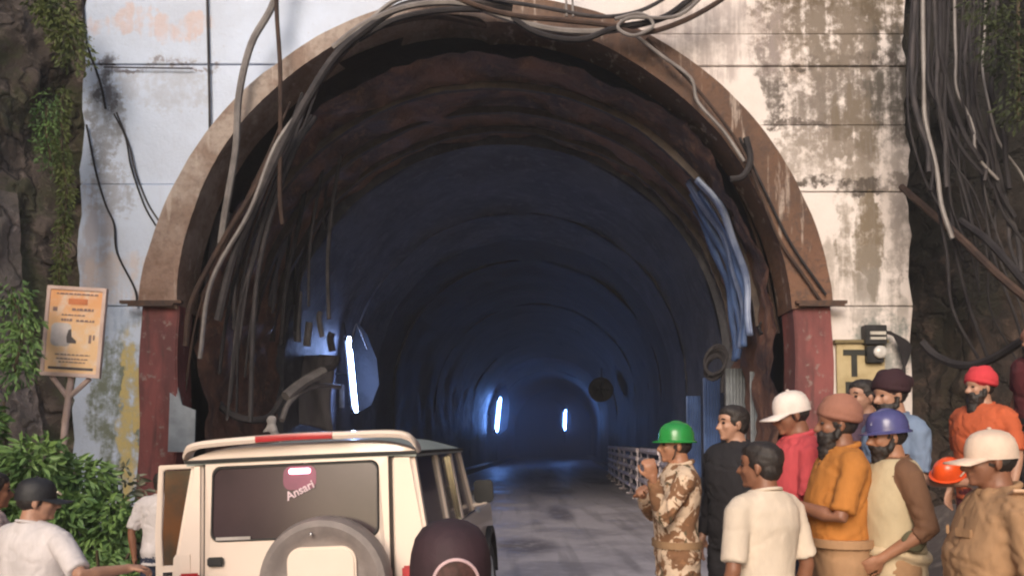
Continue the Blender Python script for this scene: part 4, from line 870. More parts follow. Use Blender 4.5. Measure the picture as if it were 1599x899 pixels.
# side greenhouse: glass band and pillars
for s_ in (-1, 1):
    def sidef_(off): return lambda y, z: (s_ * (hw(z) - off), y, z)
    yr1 = 2.30; yb = 2.62
    G().prism([(.13, ZW), (yb - .10, ZW), (yr1 - .04, ZG), (.18, ZG)], sidef_(.022), sidef_(.032)).obj('side_glass', m_glass, car, smooth=False)
    for (y0, y1, w0) in ((.98, 1.05, 0), (1.72, 1.80, 0)):
        G().prism([(y0, ZW), (y1, ZW), (y1, ZG - .03), (y0, ZG - .03)], sidef_(.003), sidef_(.03)).obj('door_pillar', m_crm, car, smooth=False, bevel=.004)
    G().prism([(yb - .09, ZW), (yb - .02, ZW), (yr1 + .02, ZG), (yr1 - .05, ZG)], sidef_(-.002), sidef_(.04)).obj('windscreen_pillar', m_crm, car, smooth=False, bevel=.004)
    for (y0, y1) in ((1.08, 1.16), (1.60, 1.68)):
        G().prism([(y0, ZW), (y0 + .018, ZW), (y0 + .018, ZG - .05), (y0, ZG - .05)], sidef_(.0), sidef_(.02)).obj('door_frame_strip', m_chr, car, smooth=False)
    G().tube([(s_ * .792, .1, ZW + .005), (s_ * .792, 2.55, ZW + .005)], .012, 6).obj('belt_moulding', m_chr, car)
    # mirror
    mo = G().tube([(s_ * .80, 2.42, 1.10), (s_ * .93, 2.40, 1.13)], .02, 8).obj('mirror', m_crm, car)
    g = G().add([(s_ * .90 + x * .085, 2.40 + y, 1.22 + z * .10) for y in (-.02, .05) for x, z in rrect(-1, -1, 1, 1, .4, 3)], [])
    k2 = len(rrect(-1, -1, 1, 1, .4, 3)); g.f += [tuple(range(k2)), tuple(range(2 * k2 - 1, k2 - 1, -1))] + [(i, (i + 1) % k2, (i + 1) % k2 + k2, i + k2) for i in range(k2)]
    g.obj('mirror_head', m_rub, mo, bevel=.008)
    G().box((s_ * .815, 2.72, 1.03), (.03, .14, .04)).obj('fender_lamp', m_alu, car, bevel=.01)
g = G(); g.prism([(-.70, 0), (.70, 0), (.66, 1), (-.66, 1)], lambda x, t: (x, 2.60 - .30 * t, ZW + .02 + (ZG - ZW - .02) * t), lambda x, t: (x, 2.61 - .30 * t, ZW + .02 + (ZG - ZW - .02) * t)).obj('windscreen', m_glass, car, smooth=False)
for y_ in (.5, 1.35, 2.0):
    G().box((0, y_, .95), (1.25, .14, .6)).obj('seat', m_int, car, bevel=.05)
G().box((.62, LB + .05, .95), (.05, .05, .4)).box((-.62, LB + .05, .95), (.05, .05, .4)).box((0, LB + .05, 1.12), (1.3, .05, .05)).obj('bull_bar', m_chr, car, bevel=.01)
# open left rear door
hx, hy = -.80, 1.50
dr = thing('od', None, None); bpy.data.objects.remove(dr)
do = G().frame([(0, ZB + .02), (.80, ZB + .02), (.80, ZW), (.76, ZG - .02), (.02, ZG - .02), (0, ZW), (0, .9), (0, .7)], [(.05, .80), (.745, .80), (.75, ZW), (.725, ZG - .065), (.70, ZG - .055), (.07, ZG - .055), (.055, ZG - .075), (.05, ZW)], lambda x, z: (x, -.02, z), lambda x, z: (x, .02, z)).obj('open_door', m_crm, car, smooth=False, bevel=.006)
do.location = (hx - .01, hy, 0); do.rotation_euler = (0, 0, R(180 + 11))
G().prism([(.055, .805), (.74, .805), (.745, ZW), (.715, ZG - .065), (.065, ZG - .065)], lambda x, z: (x, -.005, z), lambda x, z: (x, .005, z)).obj('door_glass', M('amber_brown_glass', (.16, .07, .03), (.05, .05, .04), rough=.15, bst=0, sc=1.5), do, smooth=False)
G().box((.68, .03, .74), (.12, .02, .03)).obj('handle', m_chr, do)
# spare wheel
sw = lathe([(0, .05), (0, .25), (-.005, .285), (-.03, .315), (-.045, .36), (-.03, .395), (.02, .412), (.10, .412), (.16, .38), (.17, .25), (.17, .05)], 48).obj('spare_wheel', m_tyre, car)
sw.rotation_euler = (0, 0, R(90)); sw.location = (.205, -.22, .852); sw.scale = (1, .96, .96)
# local +X of the lathe now points forward; the flat front faces the camera
cv = rrect(-.215, -.20, .215, .235, .09, 6)
G().prism(cv, lambda x, z: (-.035, -x, z), lambda x, z: (.01, -x, z)).obj('wheel_cover_panel', m_crm, sw, bevel=.012)
G().ball((-.052, .05, .315), (.012, .012, .012)).obj('valve_stud', m_chr, sw)
# ================================================================== PEOPLE
def skin(nm, c): return M('skin_' + nm, c, tuple(x * .82 for x in c), rough=.5, sc=9, bs=60, bst=.12)
SK = skin('brown', (.40, .19, .11)); SK2 = skin('dark', (.27, .12, .07)); SK3 = skin('light', (.46, .25, .17))  # warm orange light on the people is put into the brown skin
def cloth(nm, c, c2=None, sc=5): return M('cloth_' + nm, c, c2 or tuple(x * .8 for x in c), rough=.88, sc=sc, bs=45, bst=.35, bd=.008, stretch=(1, 1, .5))
m_hair = M('black_hair', (.018, .014, .013), (.03, .022, .02), rough=.6, sc=30, bs=160, bst=.3, bd=.006)
m_eye = M('eye_dark', (.03, .02, .02), rough=.25, bst=0)
m_shoe = M('shoe_dark', (.04, .03, .028), rough=.5)
b = NB('camouflage'); v = b.vec((1, 1, .85)); n1 = b.noise(8.5, 4, v, .5, 1.2); n2 = b.noise(11, 3, b.vec((1, 1, .85), (4, 2, 7)), .5, 1.0); n3 = b.noise(26, 2)
c = b.mix(b.ss(n1, .475, .505), (.66, .50, .36), (.22, .11, .055)); c = b.mix(b.ss(n2, .61, .64), c, (.12, .09, .05)); c = b.mix(b.ma('MULTIPLY', b.ss(n3, .62, .66), .6), c, (.34, .17, .08))
b.bump(b.noise(16, 5), .4, .02); m_camo = b.fin(c, .9)
def hand(g, w, d, n, s, curl=.5, thumb=1):
    """hand at wrist w pointing along d, palm facing n; s = side of the thumb"""
    d = d.normalized(); n = (n - d * n.dot(d)).normalized(); c = d.cross(n).normalized() * s
    rot = Matrix((d, c, n)).transposed()
    g.ball(w + d * .048, (.052, .040, .017), rot); g.tube([w - d * .03, w + d * .01, w + d * .03], [.026, .027, .024], 10)
    for k, (o, L) in enumerate(((.031, .072), (.0105, .082), (-.0105, .077), (-.031, .060))):
        b0 = w + d * .085 + c * o; a = curl; p1 = b0 + (d * math.cos(a) + n * math.sin(a) + c * o * 2) * L * .45
        p2 = p1 + (d * math.cos(a * 2) + n * math.sin(a * 2)) * L * .32; p3 = p2 + (d * math.cos(a * 2.8) + n * math.sin(a * 2.8)) * L * .26
        g.tube([b0 - d * .03, b0, p1, p2, p3], [.009, .009, .0085, .008, .007], 7, round_=True)
    t0 = w + d * .02 + c * .028; t1 = w + d * .055 + c * .058 + n * .012; t2 = t1 + d * .028 + n * .012 + c * .002
    g.tube([t0, t1, t2, t2 + d * .016], [.013, .011, .0095, .008], 7, round_=True)
TORSO = [(.84, 0, .10, .155), (.93, 0, .118, .17), (1.0, .005, .112, .158), (1.08, .01, .108, .15), (1.2, .01, .118, .165), (1.3, .0, .122, .178), (1.38, -.01, .10, .172), (1.43, -.015, .072, .13), (1.475, -.02, .052, .065)]
def person(label, px, py, Y, heading, shirt, trousers, sk=SK, hat=None, hatm=None, beard=0, arms=None, sleeve='short', belly=0.0, hyaw=0, hpitch=0, hairlen=0, seed=1, fold=.95, hem=.80, extra=0.0, wide=1.0, group='people standing at the tunnel mouth', collar=None, beltm=None, curl=.5):
    top = at(px, py, Y); gz = ground_z(top.x, Y); hatx = {None: .01, 'cap': .025, 'helmet': .045, 'turban': .055}[hat]
    H = top.z - gz; s = H / (1.685 + hatx)
    t = thing('person', label, 'person', (top.x, Y, gz), (0, 0, R(heading)), group); t.scale = (s, s, s)
    inv = (Matrix.Translation((top.x, Y, gz)) @ Matrix.Rotation(R(heading), 4, 'Z') @ Matrix.Scale(s, 4)).inverted()
    HR = Matrix.Rotation(R(hyaw), 3, 'Z') @ Matrix.Rotation(R(hpitch), 3, 'Y'); piv = Vector((-.01, 0, 1.50))
    def hp(x, y, z): return piv + HR @ (Vector((x + .02, y, z + .08)) * .95)
    body = G()
    # head
    for c_, r_ in (((-.012, 0, .032), (.094, .076, .088)), ((.028, 0, -.02), (.060, .060, .085)), ((.035, 0, -.070), (.043, .044, .038)), ((.060, .032, -.018), (.026, .024, .026)), ((.060, -.032, -.018), (.026, .024, .026)),
                   ((.078, 0, .032), (.014, .044, .012)), ((.084, 0, -.050), (.012, .025, .007)), ((.082, 0, -.062), (.012, .021, .007)), ((.072, 0, -.088), (.018, .022, .016)), ((.045, 0, .04), (.05, .06, .055))):
        body.ball(hp(*c_), tuple(k * .95 for k in r_), HR, 18, 12)
    body.tube([hp(.080, 0, .022), hp(.098, 0, -.006), hp(.110, 0, -.026)], [.008, .011, .013], 8, round_=True); body.ball(hp(.092, .012, -.028), (.012, .008, .008), HR); body.ball(hp(.092, -.012, -.028), (.012, .008, .008), HR)
    for q in (-1, 1):
        er = HR @ Matrix.Rotation(R(q * 18), 3, 'Z'); body.ball(hp(-.008, q * .078, -.005), (.018, .008, .031), er); body.ball(hp(-.004, q * .074, -.03), (.009, .008, .012), HR)
    body.tube([hp(-.018, 0, -.04), Vector((-.015, 0, 1.50)), Vector((-.018, 0, 1.42))], [.052, .055, .072], 14)
    rows = [(z, cx + (belly * .6 if .9 < z < 1.25 else 0), 0, (rx + (belly * .6 if .9 < z < 1.25 else 0)) * .93, ry_ * .93) for z, cx, rx, ry_ in TORSO]
    body.loft(rows); body.tube([(-.012, -.15, 1.375), (-.015, 0, 1.405), (-.012, .15, 1.375)], .042, 12, round_=True)
    sh = G(); infl = .016
    hemrow = [(hem, .0, 0, .128 + belly * .5, .182)] if hem < .9 else []
    rows = hemrow + [(z, cx + (belly if .9 < z < 1.22 else belly * .3 if z < 1.3 else 0), 0, (rx + infl + (belly if .9 < z < 1.22 else belly * .3 if z < 1.3 else 0)), (ry_ + infl + belly * .25) * wide) for z, cx, rx, ry_ in TORSO[:-1] if z > max(hem + .02, .83)]
    rows.append((1.44, -.016, 0, .085, .125)); rows.append((1.47, -.02, 0, .066, .074))
    sh.loft(rows, 28); sh.tube([(-.012, -.165 * wide, 1.385), (-.018, 0, 1.425), (-.012, .165 * wide, 1.385)], .064, 14, round_=True)
    A = arms or {}
    for q, key in ((1, 'L'), (-1, 'R')):
        S = Vector((-.012, q * .185 * wide, 1.385)); E = Vector((-.045, q * .235, 1.11)); Wv = Vector((.03, q * .245, .87)); nrm = Vector((0, -q, 0)); cu = curl * .7
        if key in A:
            e_, w_ = A[key][0], A[key][1]
            E = inv @ e_ if A[key][0].magnitude > 2.6 else e_.copy(); Wv = inv @ w_ if A[key][1].magnitude > 2.6 else w_.copy(); cu = curl
            d = (E - S); E = S + d.normalized() * .285; d2 = Wv - E; Wv = E + d2.normalized() * .25; nrm = A[key][2] if len(A[key]) > 2 else Vector((0, -q, 0))
        hd = (Wv - E).normalized()
        body.tube([S, S.lerp(E, .4), E, E.lerp(Wv, .3), Wv], [.038, .040, .036, .038, .025], 12, round_=True)
        hand(body, Wv + hd * .01, hd, nrm if abs(nrm.normalized().dot(hd)) < .95 else Vector((1, 0, 0)), q, cu)
        if sleeve == 'short':
            sh.tube([S, S.lerp(E, .4), S.lerp(E, .88)], [.062, .061, .060], 14); 
        elif sleeve == 'roll':
            sh.tube([S, S.lerp(E, .5), E, E.lerp(Wv, .25)], [.062, .058, .052, .050], 14)
        elif sleeve == 'long':
            sh.tube([S, S.lerp(E, .5), E, E.lerp(Wv, .5), Wv], [.062, .056, .050, .045, .036], 14)
    tr = G(); tr.loft([(.80, 0, 0, .118, .17), (.9, 0, 0, .126, .178), (1.0, .002, 0, .122 + belly * .7, .166)], 24)
    for q in (-1, 1):
        L = [Vector((0, q * .088, .90)), Vector((.015, q * .098, .68)), Vector((.022, q * .10, .50)), Vector((-.005, q * .105, .28)), Vector((-.02, q * .11, .075))]
        tr.tube(L, [.098, .092, .072, .066, .064], 14); body.tube(L[:4] + [Vector((-.02, q * .11, .05))], [.08, .075, .055, .05, .038], 10)
        G().loft([(0, .045, q * .11, .135, .05), (.03, .045, q * .11, .135, .05), (.06, .03, q * .11, .11, .045), (.10, -.01, q * .11, .06, .04)], 16).obj('shoe', m_shoe, t, bevel=.006)
    remesh('body', body, .0085, sk, t, smooth=2)
    def folds(me):
        n = len(me.vertices); co = np.empty(n * 3); me.vertices.foreach_get('co', co); co = co.reshape(-1, 3); no = np.empty(n * 3); me.vertices.foreach_get('normal', no); no = no.reshape(-1, 3)
        a_ = nz(co * np.array([1, 1, .5]), 16, seed); b__ = nz(co * np.array([1, 1, 1.5]) + co[:, [2, 0, 1]] * .8, 11, seed + 9); c__ = nz(co * np.array([1, 1, .6]), 30, seed + 4)
        k = fold * (a_ * .004 - np.exp(-(b__ / .10) ** 2) * .009 - np.exp(-(c__ / .13) ** 2) * .004 + .005)
        me.vertices.foreach_set('co', (co + no * k[:, None]).ravel()); me.update()
    so = remesh('shirt', sh, .012, shirt, t, smooth=3, fn=folds); remesh('trousers', tr, .014, trousers, t, smooth=2, fn=folds)
    if collar:
        pts = [(-.018 + .078 * math.cos(a), .080 * math.sin(a), 1.462 - .022 * math.cos(a)) for a in [R(10 + 340 * k / 20) for k in range(21)]]
        G().tube(pts, .014, 8, round_=True).obj('collar', collar, so)
        for k in range(4): G().ball((.118 + belly * (.3 if k else 0) - .02 * (k == 0), 0, 1.38 - k * .10), (.007, .006, .006)).obj('button', m_shoe, so)
    if not collar:
        G().tube([(-.018 + .070 * math.cos(a), .074 * math.sin(a), 1.464 - .016 * math.cos(a)) for a in [2 * math.pi * k / 24 for k in range(25)]], .008, 6).obj('neckband', shirt, so)
    if beltm: G().loft([(.975, .004, 0, .145 + belly * 1.1, .190), (1.015, .005, 0, .145 + belly * 1.1, .188)], 28).obj('belt', beltm, t)
    for q in (-1, 1): G().ball(hp(.0795, q * .030, .010), (.010, .013, .0075), HR, 10, 8).obj('eye', m_eye, t)
    for q in ((-1, 1) if hat is None else ()): G().tube([hp(.088, q * .015, .033), hp(.088, q * .032, .038), hp(.078, q * .05, .032)], .004, 5).obj('eyebrow', m_hair, t)
    if beard:
        g = G(); g.ball(hp(.040, 0, -.068), (.056, .056, .045 + .02 * beard), HR); g.ball(hp(.055, 0, -.10 - .02 * beard), (.04, .042, .04 + .012 * beard), HR); g.tube([hp(.0, -.07, -.01), hp(.02, -.062, -.06)], .018, 8, round_=True); g.tube([hp(.0, .07, -.01), hp(.02, .062, -.06)], .018, 8, round_=True)
        g.tube([hp(.09, -.028, -.048), hp(.098, 0, -.040), hp(.09, .028, -.048)], .008, 8, round_=True)
        remesh('beard', g, .007, m_hair, t, smooth=0, amp=.008, sc=95, seed=seed)
    # hair
    g = G(); g.ball(hp(-.024, 0, .042 if hat is None else .016), (.092, .083, .085) if hat is None else (.084, .0765, .075), HR, 20, 14)
    if hat is None:
        g.ball(hp(-.002, 0, .078), (.088, .074, .052), HR, 20, 14); g.ball(hp(-.045, 0, -.005), (.062, .072, .07), HR)
    remesh('hair', g, .007, m_hair, t, smooth=1, amp=.0045, sc=95, seed=seed)
    if hat == 'cap':
        vs = []; nn = 28; prof = [(1, -.012), (1.0, .0), (1.0, .02), (.97, .045), (.88, .075), (.70, .098), (.42, .112), (.12, .118)]
        g = G()
        for rr, z in prof: vs += [hp(-.012 + .108 * rr * math.cos(2 * math.pi * k / nn), .088 * rr * math.sin(2 * math.pi * k / nn), z + .022) for k in range(nn)]
        m0 = len(prof); g.add(vs, [(i * nn + k, i * nn + (k + 1) % nn, (i + 1) * nn + (k + 1) % nn, (i + 1) * nn + k) for i in range(m0 - 1) for k in range(nn)] + [tuple((m0 - 1) * nn + k for k in range(nn)), tuple(range(nn - 1, -1, -1))])
        co_ = g.obj('cap', hatm, t)
        if seed != 16: G().ball(hp(-.012, 0, .143), (.009, .009, .006), HR).obj('button', hatm, co_)
        g = G(); vs = []; nb_ = 14
        for z_ in (0, -.006):
            for rr in (0, .5, 1):
                for k in range(nb_ + 1):
                    a = R(-72 + 144 * k / nb_); x0 = -.012 + .106 * math.cos(a); y0 = .087 * math.sin(a)
                    x1 = .03 + .155 * math.cos(a) ** .6 if abs(a) < 1.5 else x0; x1 = max(x1, x0); y1 = .078 * math.sin(a) * 1.02
                    x = x0 + (x1 - x0) * rr; y = y0 + (y1 - y0) * rr; vs.append(hp(x, y, .020 - .014 * rr - 2.2 * y * y * rr + z_))
        q_ = nb_ + 1; top_ = [(j * q_ + i, j * q_ + i + 1, (j + 1) * q_ + i + 1, (j + 1) * q_ + i) for j in range(2) for i in range(nb_)]; bot = [tuple(3 * q_ + w_ for w_ in reversed(f_)) for f_ in top_]
        edge = [(2 * q_ + i, 2 * q_ + i + 1, 5 * q_ + i + 1, 5 * q_ + i) for i in range(nb_)]
        g.add(vs, top_ + bot + edge).obj('brim', hatm, co_)
    elif hat == 'helmet':
        vs = []; nn = 32; prof = [(1.16, -.004), (1.17, .004), (1.04, .012), (1.02, .03), (.99, .06), (.88, .092), (.66, .116), (.36, .128), (.1, .131)]
        g = G()
        for j, (rr, z) in enumerate(prof): vs += [hp(-.008 + .113 * rr * math.cos(2 * math.pi * k / nn) + (.022 if j < 2 and math.cos(2 * math.pi * k / nn) > .3 else 0), .097 * rr * math.sin(2 * math.pi * k / nn), z + .024) for k in range(nn)]
        m0 = len(prof); g.add(vs, [(i * nn + k, i * nn + (k + 1) % nn, (i + 1) * nn + (k + 1) % nn, (i + 1) * nn + k) for i in range(m0 - 1) for k in range(nn)] + [tuple((m0 - 1) * nn + k for k in range(nn)), tuple(range(nn - 1, -1, -1))])
        ho_ = g.obj('helmet', hatm, t)
        for y_ in (-.03, 0, .03): G().tube([hp(-.008 + .112 * math.cos(a), y_, .024 + .131 * math.sin(a) ** .9 * (1 - (y_ / .097) ** 2) ** .5) for a in [R(20 + 140 * k / 12) for k in range(13)]], .006, 6).obj('ridge', hatm, ho_)
        for q in (-1, 1): G().tube([hp(.01, q * .082, .01), hp(.02, q * .070, -.06), hp(.035, 0, -.115)], .004, 5).obj('chin_strap', m_shoe, ho_)
    elif hat == 'turban':
        g = G(); g.ball(hp(-.02, 0, .072), (.112, .100, .082), HR, 22, 14)
        for j in range(5):
            for q in (-1, 1):
                tilt = R(12 + j * 9) * q; rr = 1 - j * .07
                pts = []
                for k in range(25):
                    a = 2 * math.pi * k / 24; p = Vector((.103 * rr * math.cos(a), .092 * rr * math.sin(a), 0)); p = Matrix.Rotation(tilt, 3, 'X') @ Matrix.Rotation(R(-14 + j * 3), 3, 'Y') @ p
                    pts.append(hp(-.018 + p.x, p.y, .048 + j * .017 + p.z * .75))
                g.tube(pts, .017, 7)
        if extra: g.ball(hp(-.10, 0, .075), (.05 + extra, .05, .05), HR)
        remesh('turban', g, .0075, hatm, t, smooth=1)
    t['_h'] = hp(0, 0, 0); del t['_h']; return t, hp, HR
V = Vector
def A_(px, py, Y): return at(px, py, Y)
w_tee = cloth('cream_white', (.76, .64, .52)); w_tee2 = cloth('cool_white', (.74, .68, .68)); w_red = cloth('red', (.70, .095, .11)); w_org = cloth('orange', (.52, .20, .04)); w_khk = cloth('khaki', (.33, .20, .105)); w_khk2 = cloth('tan', (.42, .245, .13))
w_blk = cloth('black', (.02, .018, .022)); w_nav = cloth('dark_blue', (.035, .045, .085)); w_lbl = cloth('light_blue', (.20, .27, .40)); w_prp = cloth('dull_purple', (.14, .085, .12)); w_brn = cloth('brown', (.20, .10, .055)); w_vest = cloth('pale_khaki', (.58, .47, .30)); w_or2 = cloth('bright_orange', (.58, .12, .045)); w_mar = cloth('maroon', (.12, .02, .025))
h_crm = M('cap_cream', (.78, .60, .48), rough=.7); h_wht = M('cap_white', (.85, .74, .68), rough=.7); h_blk = M('cap_black', (.02, .02, .024), rough=.6); h_mar = M('cap_maroon', (.05, .024, .032), (.03, .016, .02), rough=.75, sc=8)
h_grn = M('helmet_green', (.03, .27, .06), rough=.22, bst=0); h_blu = M('helmet_blue', (.09, .09, .24), rough=.22, bst=0); h_red = cloth('turban_red', (.60, .045, .06)); h_khk = cloth('turban_khaki', (.33, .145, .10)); h_dmr = cloth('turban_black_maroon', (.035, .012, .018)); h_or = M('helmet_orange', (.85, .10, .02), rough=.25, bst=0)
# --- right-hand group
person('man in camouflage uniform and green helmet with one forearm raised', 1056, 656, 5.4, 183, m_camo, m_camo, SK, 'helmet', h_grn, 0, {'L': (A_(1046, 792, 5.15), A_(1022, 756, 5.05), V((0, -1, 0))), 'R': (V((.12, -.26, 1.13)), V((.2, -.05, 1.28)))}, 'long', seed=2, curl=.9, collar=m_camo, beltm=w_khk)
person('man in plain black clothes with short black hair, behind the man in camouflage', 1146, 633, 5.5, 215, w_blk, w_blk, SK3, None, None, 0, {'L': (V((-.02, .25, 1.12)), V((.1, .2, .9)))}, 'long', seed=3, hyaw=-22)
p6, hp6, HR6 = person('black haired man seen from behind in a plain cream T shirt', 1190, 690, 3.95, 118, w_tee, cloth('dark_trousers', (.05, .04, .04)), SK2, None, None, 0, None, 'short', seed=4, hyaw=32, hem=.76, wide=.92, fold=.35)
person('man in a bright red shirt and white cap looking into the tunnel', 1241, 608, 4.75, 182, w_red, w_nav, SK2, 'cap', h_wht, 0, {'L': (V((.02, .24, 1.12)), V((.15, .15, .93)))}, 'short', seed=5, hpitch=12, collar=w_red)
person('bearded man in an orange shirt and brown turban with hands folded before him', 1308, 613, 4.2, 180, w_org, w_khk2, SK2, 'turban', h_khk, 2, {'L': (A_(1322, 772, 4.0), A_(1282, 800, 4.05), V((0, -1, 0))), 'R': (V((.02, -.24, 1.12)), V((.24, -.06, .98)))}, 'short', seed=6, hyaw=-6, wide=.9, belly=.01, collar=w_org, hem=.92, beltm=w_khk2, curl=.9)
person('man in a purple shirt with a bare black head, behind the orange shirt', 1349, 593, 5.5, 205, w_prp, w_blk, SK3, None, None, 0, None, 'short', seed=7, hyaw=-10)
person('man in a blue shirt and dark pointed turban reaching out with an orange helmet', 1392, 574, 4.95, 196, w_lbl, w_nav, SK3, 'turban', h_dmr, 1, {'R': (V((-.10, -.30, 1.15)), V((-.3, -.3, 1.08))), 'L': (A_(1440, 790, 4.75), A_(1492, 752, 4.6), V((0, 0, -1)))}, 'short', seed=8, extra=.03, hpitch=6, curl=1.0)
q = A_(1480, 732, 4.6); oh = thing('safety_helmet', 'bright orange safety helmet held in a hand behind the officer', 'helmet', tuple(q), (R(25), R(-20), R(10)))
oh.scale = (.74, .74, .74)
G().loft([(-.05, 0, 0, .135, .115), (-.042, 0, 0, .137, .117), (-.038, 0, 0, .118, .10), (0, 0, 0, .112, .095), (.045, 0, 0, .095, .08), (.075, 0, 0, .06, .05), (.085, 0, 0, .02, .018)], 24, 2).obj('shell', h_or, oh)
G().tube([(.02, -.1, -.02), (.06, -.13, .05), (.07, -.12, .09)], .006, 6).obj('strap', w_tee, oh)
p11, hp11, HR11 = person('bearded worker in a blue helmet and pale khaki vest in front of the blue shirt', 1388, 636, 4.15, 184, w_brn, w_khk2, SK, 'helmet', h_blu, .3, {'L': (V((-.05, .25, 1.12)), V((.12, .16, .98))), 'R': (V((.0, -.24, 1.12)), V((.2, -.08, 1.0)))}, 'roll', seed=9, hpitch=5, hem=.9, wide=.86)
g = G(); g.loft([(.98, 0, 0, .160, .182), (1.05, .008, 0, .150, .176), (1.2, .01, 0, .160, .178), (1.3, 0, 0, .160, .172), (1.38, -.01, 0, .142, .155), (1.43, -.015, 0, .112, .13), (1.458, -.02, 0, .09, .11)], 28)
remesh('vest', g, .013, w_vest, p11, smooth=2, amp=.008, sc=16, seed=3)
g = G(); g.tube([(.16 * math.cos(a), .178 * math.sin(a), .975 + .02 * math.sin(2 * a)) for a in [2 * math.pi * k / 24 for k in range(25)]], .030, 10); g.loft([(.86, -.01, 0, .15, .178), (.97, 0, 0, .148, .175)], 24)
remesh('waist_cloth', g, .012, cloth('knotted_cream', (.66, .52, .34)), p11, smooth=2, amp=.010, sc=24, seed=5)
g = G(); g.ball((.0, .215, 1.06), (.07, .025, .06)); remesh('side_pouch', g, .01, cloth('green_pouch', (.11, .10, .055)), p11, smooth=1, amp=.006, sc=30)
person('black bearded man in an orange shirt and bright red turban before the rock', 1530, 570, 6.0, 200, w_or2, w_mar, SK3, 'turban', h_red, 3, None, 'short', seed=10, hyaw=-8, wide=1.08)
p13, hp13, HR13 = person('stout officer in khaki uniform and cream cap at the right front', 1548, 669, 3.4, 172, w_khk2, w_khk, SK2, 'cap', h_crm, 0, {'L': (V((-.04, .27, 1.12)), V((.02, .27, .88))), 'R': (V((-.03, -.26, 1.12)), V((.1, -.24, .9)))}, 'short', seed=11, belly=.022, collar=w_khk2, hem=.93, beltm=w_mar, wide=1.1, hpitch=3)
for q_ in (-1, 1):
    G().box((-.012, q_ * .165, 1.452), (.055, .115, .012), Matrix.Rotation(q_ * .30, 3, 'X') @ Matrix.Rotation(0, 3, 'Z')).obj('epaulette', cloth('epaulette', (.72, .48, .32)), p13, bevel=.003)
    G().box((.150, q_ * .085, 1.29), (.012, .085, .035), Matrix.Rotation(q_ * .35, 3, 'Z')).obj('pocket_flap', w_khk2, p13, bevel=.003)
person('man in a dark red shirt cut off by the right edge, high on the rock', 1612, 508, 7.0, 195, w_mar, w_blk, SK2, 'turban', h_khk, 1, None, 'short', seed=12)
# --- left group
p1, hp1, HR1 = person('man in a loose white shirt and black cap reaching out at the left', 56, 744, 4.2, 64, w_tee2, w_nav, SK3, 'cap', h_blk, 0, {'R': (A_(122, 890, 4.0), A_(168, 892, 4.1), V((0, 0, -1))), 'L': (V((.05, .25, 1.14)), V((.28, .18, 1.1)))}, 'short', seed=13, wide=1.2, belly=.02, hem=.72, hyaw=-40, fold=.6, group='people on the left beside the car', hpitch=2)
G().tube([hp1(.10, -.052, .060), hp1(.118, -.035, .045)], .006, 6).obj('cap_badge', w_tee, p1)  # small pale streak at the front of the cap
person('man mostly hidden at the far left edge behind the white shirt', -12, 738, 4.8, 40, cloth('pinkish', (.62, .46, .42)), w_nav, SK2, None, None, 0, None, 'short', seed=14, group='people on the left beside the car')
person('man with reddish dark hair and white T shirt behind the open car door', 254, 736, 7.2, 95, w_tee2, w_nav, SK2, None, None, 0, {'L': (V((-.03, .27, 1.12)), V((-.02, .24, .87)))}, 'short', seed=15, group='people on the left beside the car')
p3, hp3, HR3 = person('person in the foreground seen from behind in a dark maroon cap', 704, 808, 1.62, 90, cloth('grey_shirt', (.12, .10, .11)), w_blk, SK2, 'cap', h_mar, 0, None, 'short', seed=16, group='people on the left beside the car')
def capback(y, z, k=1.0): 
    rr = 1.0 if z < .04 else 1 - ((z - .04) / .105) ** 2 * .5
    return hp3(-.012 - .108 * rr * math.sqrt(max(0, 1 - (y / .088 / rr) ** 2)) * k, y, z)
yo = -.018
arc = [capback(yo + .046 * math.cos(R(a)), .016 + .050 * math.sin(R(a)), 1.02) for a in range(0, 181, 12)]
G().tube(arc, .0035, 6).obj('cap_trim', M('pinkish_trim', (.72, .50, .52), rough=.6, bst=0), p3)
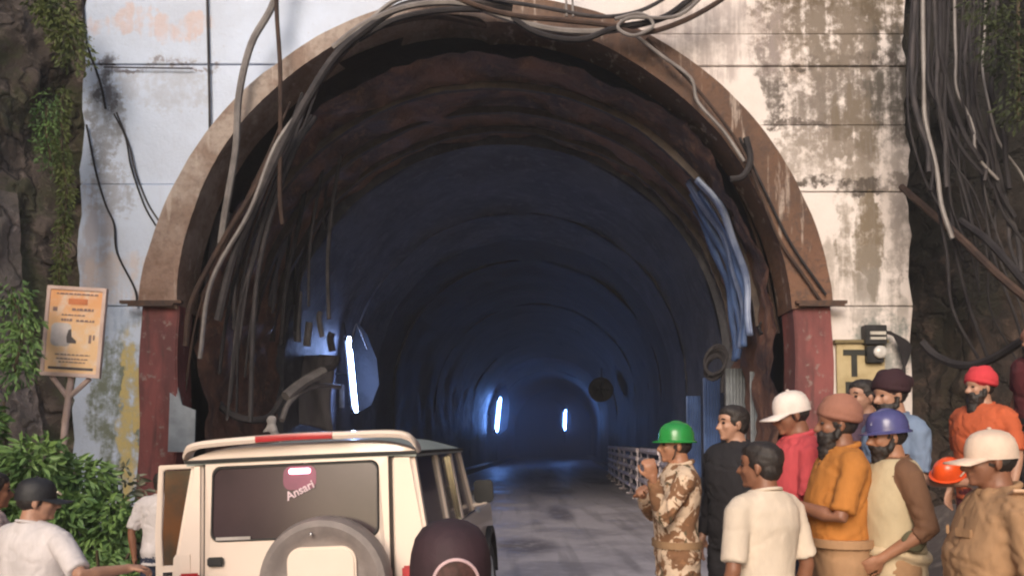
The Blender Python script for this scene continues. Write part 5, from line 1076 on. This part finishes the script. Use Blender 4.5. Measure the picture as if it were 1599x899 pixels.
g = G(); rows_ = []
g.add([capback(yo + .044 * math.cos(R(a)) * r_, .016 + .048 * math.sin(R(a)) * r_, 1.008) for r_ in (1, .5, .02) for a in range(0, 181, 12)], [(j * 16 + i, j * 16 + i + 1, (j + 1) * 16 + i + 1, (j + 1) * 16 + i) for j in range(2) for i in range(15)])
g.obj('cap_opening', M('hair_in_opening', (.10, .045, .04), (.05, .025, .02), rough=.7, sc=40), p3)
# ------------------------------------------------------------------ misty air
hz = G().box((0, 35, 8), (96, 134, 19)).obj('haze', bpy.data.materials.new('haze_air'), smooth=False); tag(hz, kind='stuff')
hm = hz.data.materials[0]; hm.use_nodes = True; hm.node_tree.nodes.clear()
pv = hm.node_tree.nodes.new('ShaderNodeVolumePrincipled'); ho = hm.node_tree.nodes.new('ShaderNodeOutputMaterial')
pv.inputs['Color'].default_value = (.8, .82, .88, 1); pv.inputs['Density'].default_value = HAZE
hm.node_tree.links.new(pv.outputs[0], ho.inputs['Volume'])
ms = G(); q_ = [tun(x, z, y) for y in (54, YEND - .5) for x, z in ((-4.2, .03), (4.2, .03), (4.2, 4.2), (2.9, 6.4), (0, 7.5), (-2.9, 6.4), (-4.2, 4.2))]
ms.add(q_, [(0, 1, 2, 3, 4, 5, 6), (13, 12, 11, 10, 9, 8, 7)] + [(i, (i + 1) % 7, (i + 1) % 7 + 7, i + 7) for i in range(7)])
mo_ = ms.obj('tunnel_mist', bpy.data.materials.new('mist_air'), smooth=False); tag(mo_, kind='stuff')
mm = mo_.data.materials[0]; mm.use_nodes = True; mm.node_tree.nodes.clear()
pv2 = mm.node_tree.nodes.new('ShaderNodeVolumePrincipled'); ho2 = mm.node_tree.nodes.new('ShaderNodeOutputMaterial')
pv2.inputs['Color'].default_value = (.75, .75, .85, 1); pv2.inputs['Density'].default_value = .028; mm.node_tree.links.new(pv2.outputs[0], ho2.inputs['Volume'])
print('tris', sum(len(o.data.polygons) * 2 for o in SC.objects if o.type == 'MESH'), 'objs', len(SC.objects))
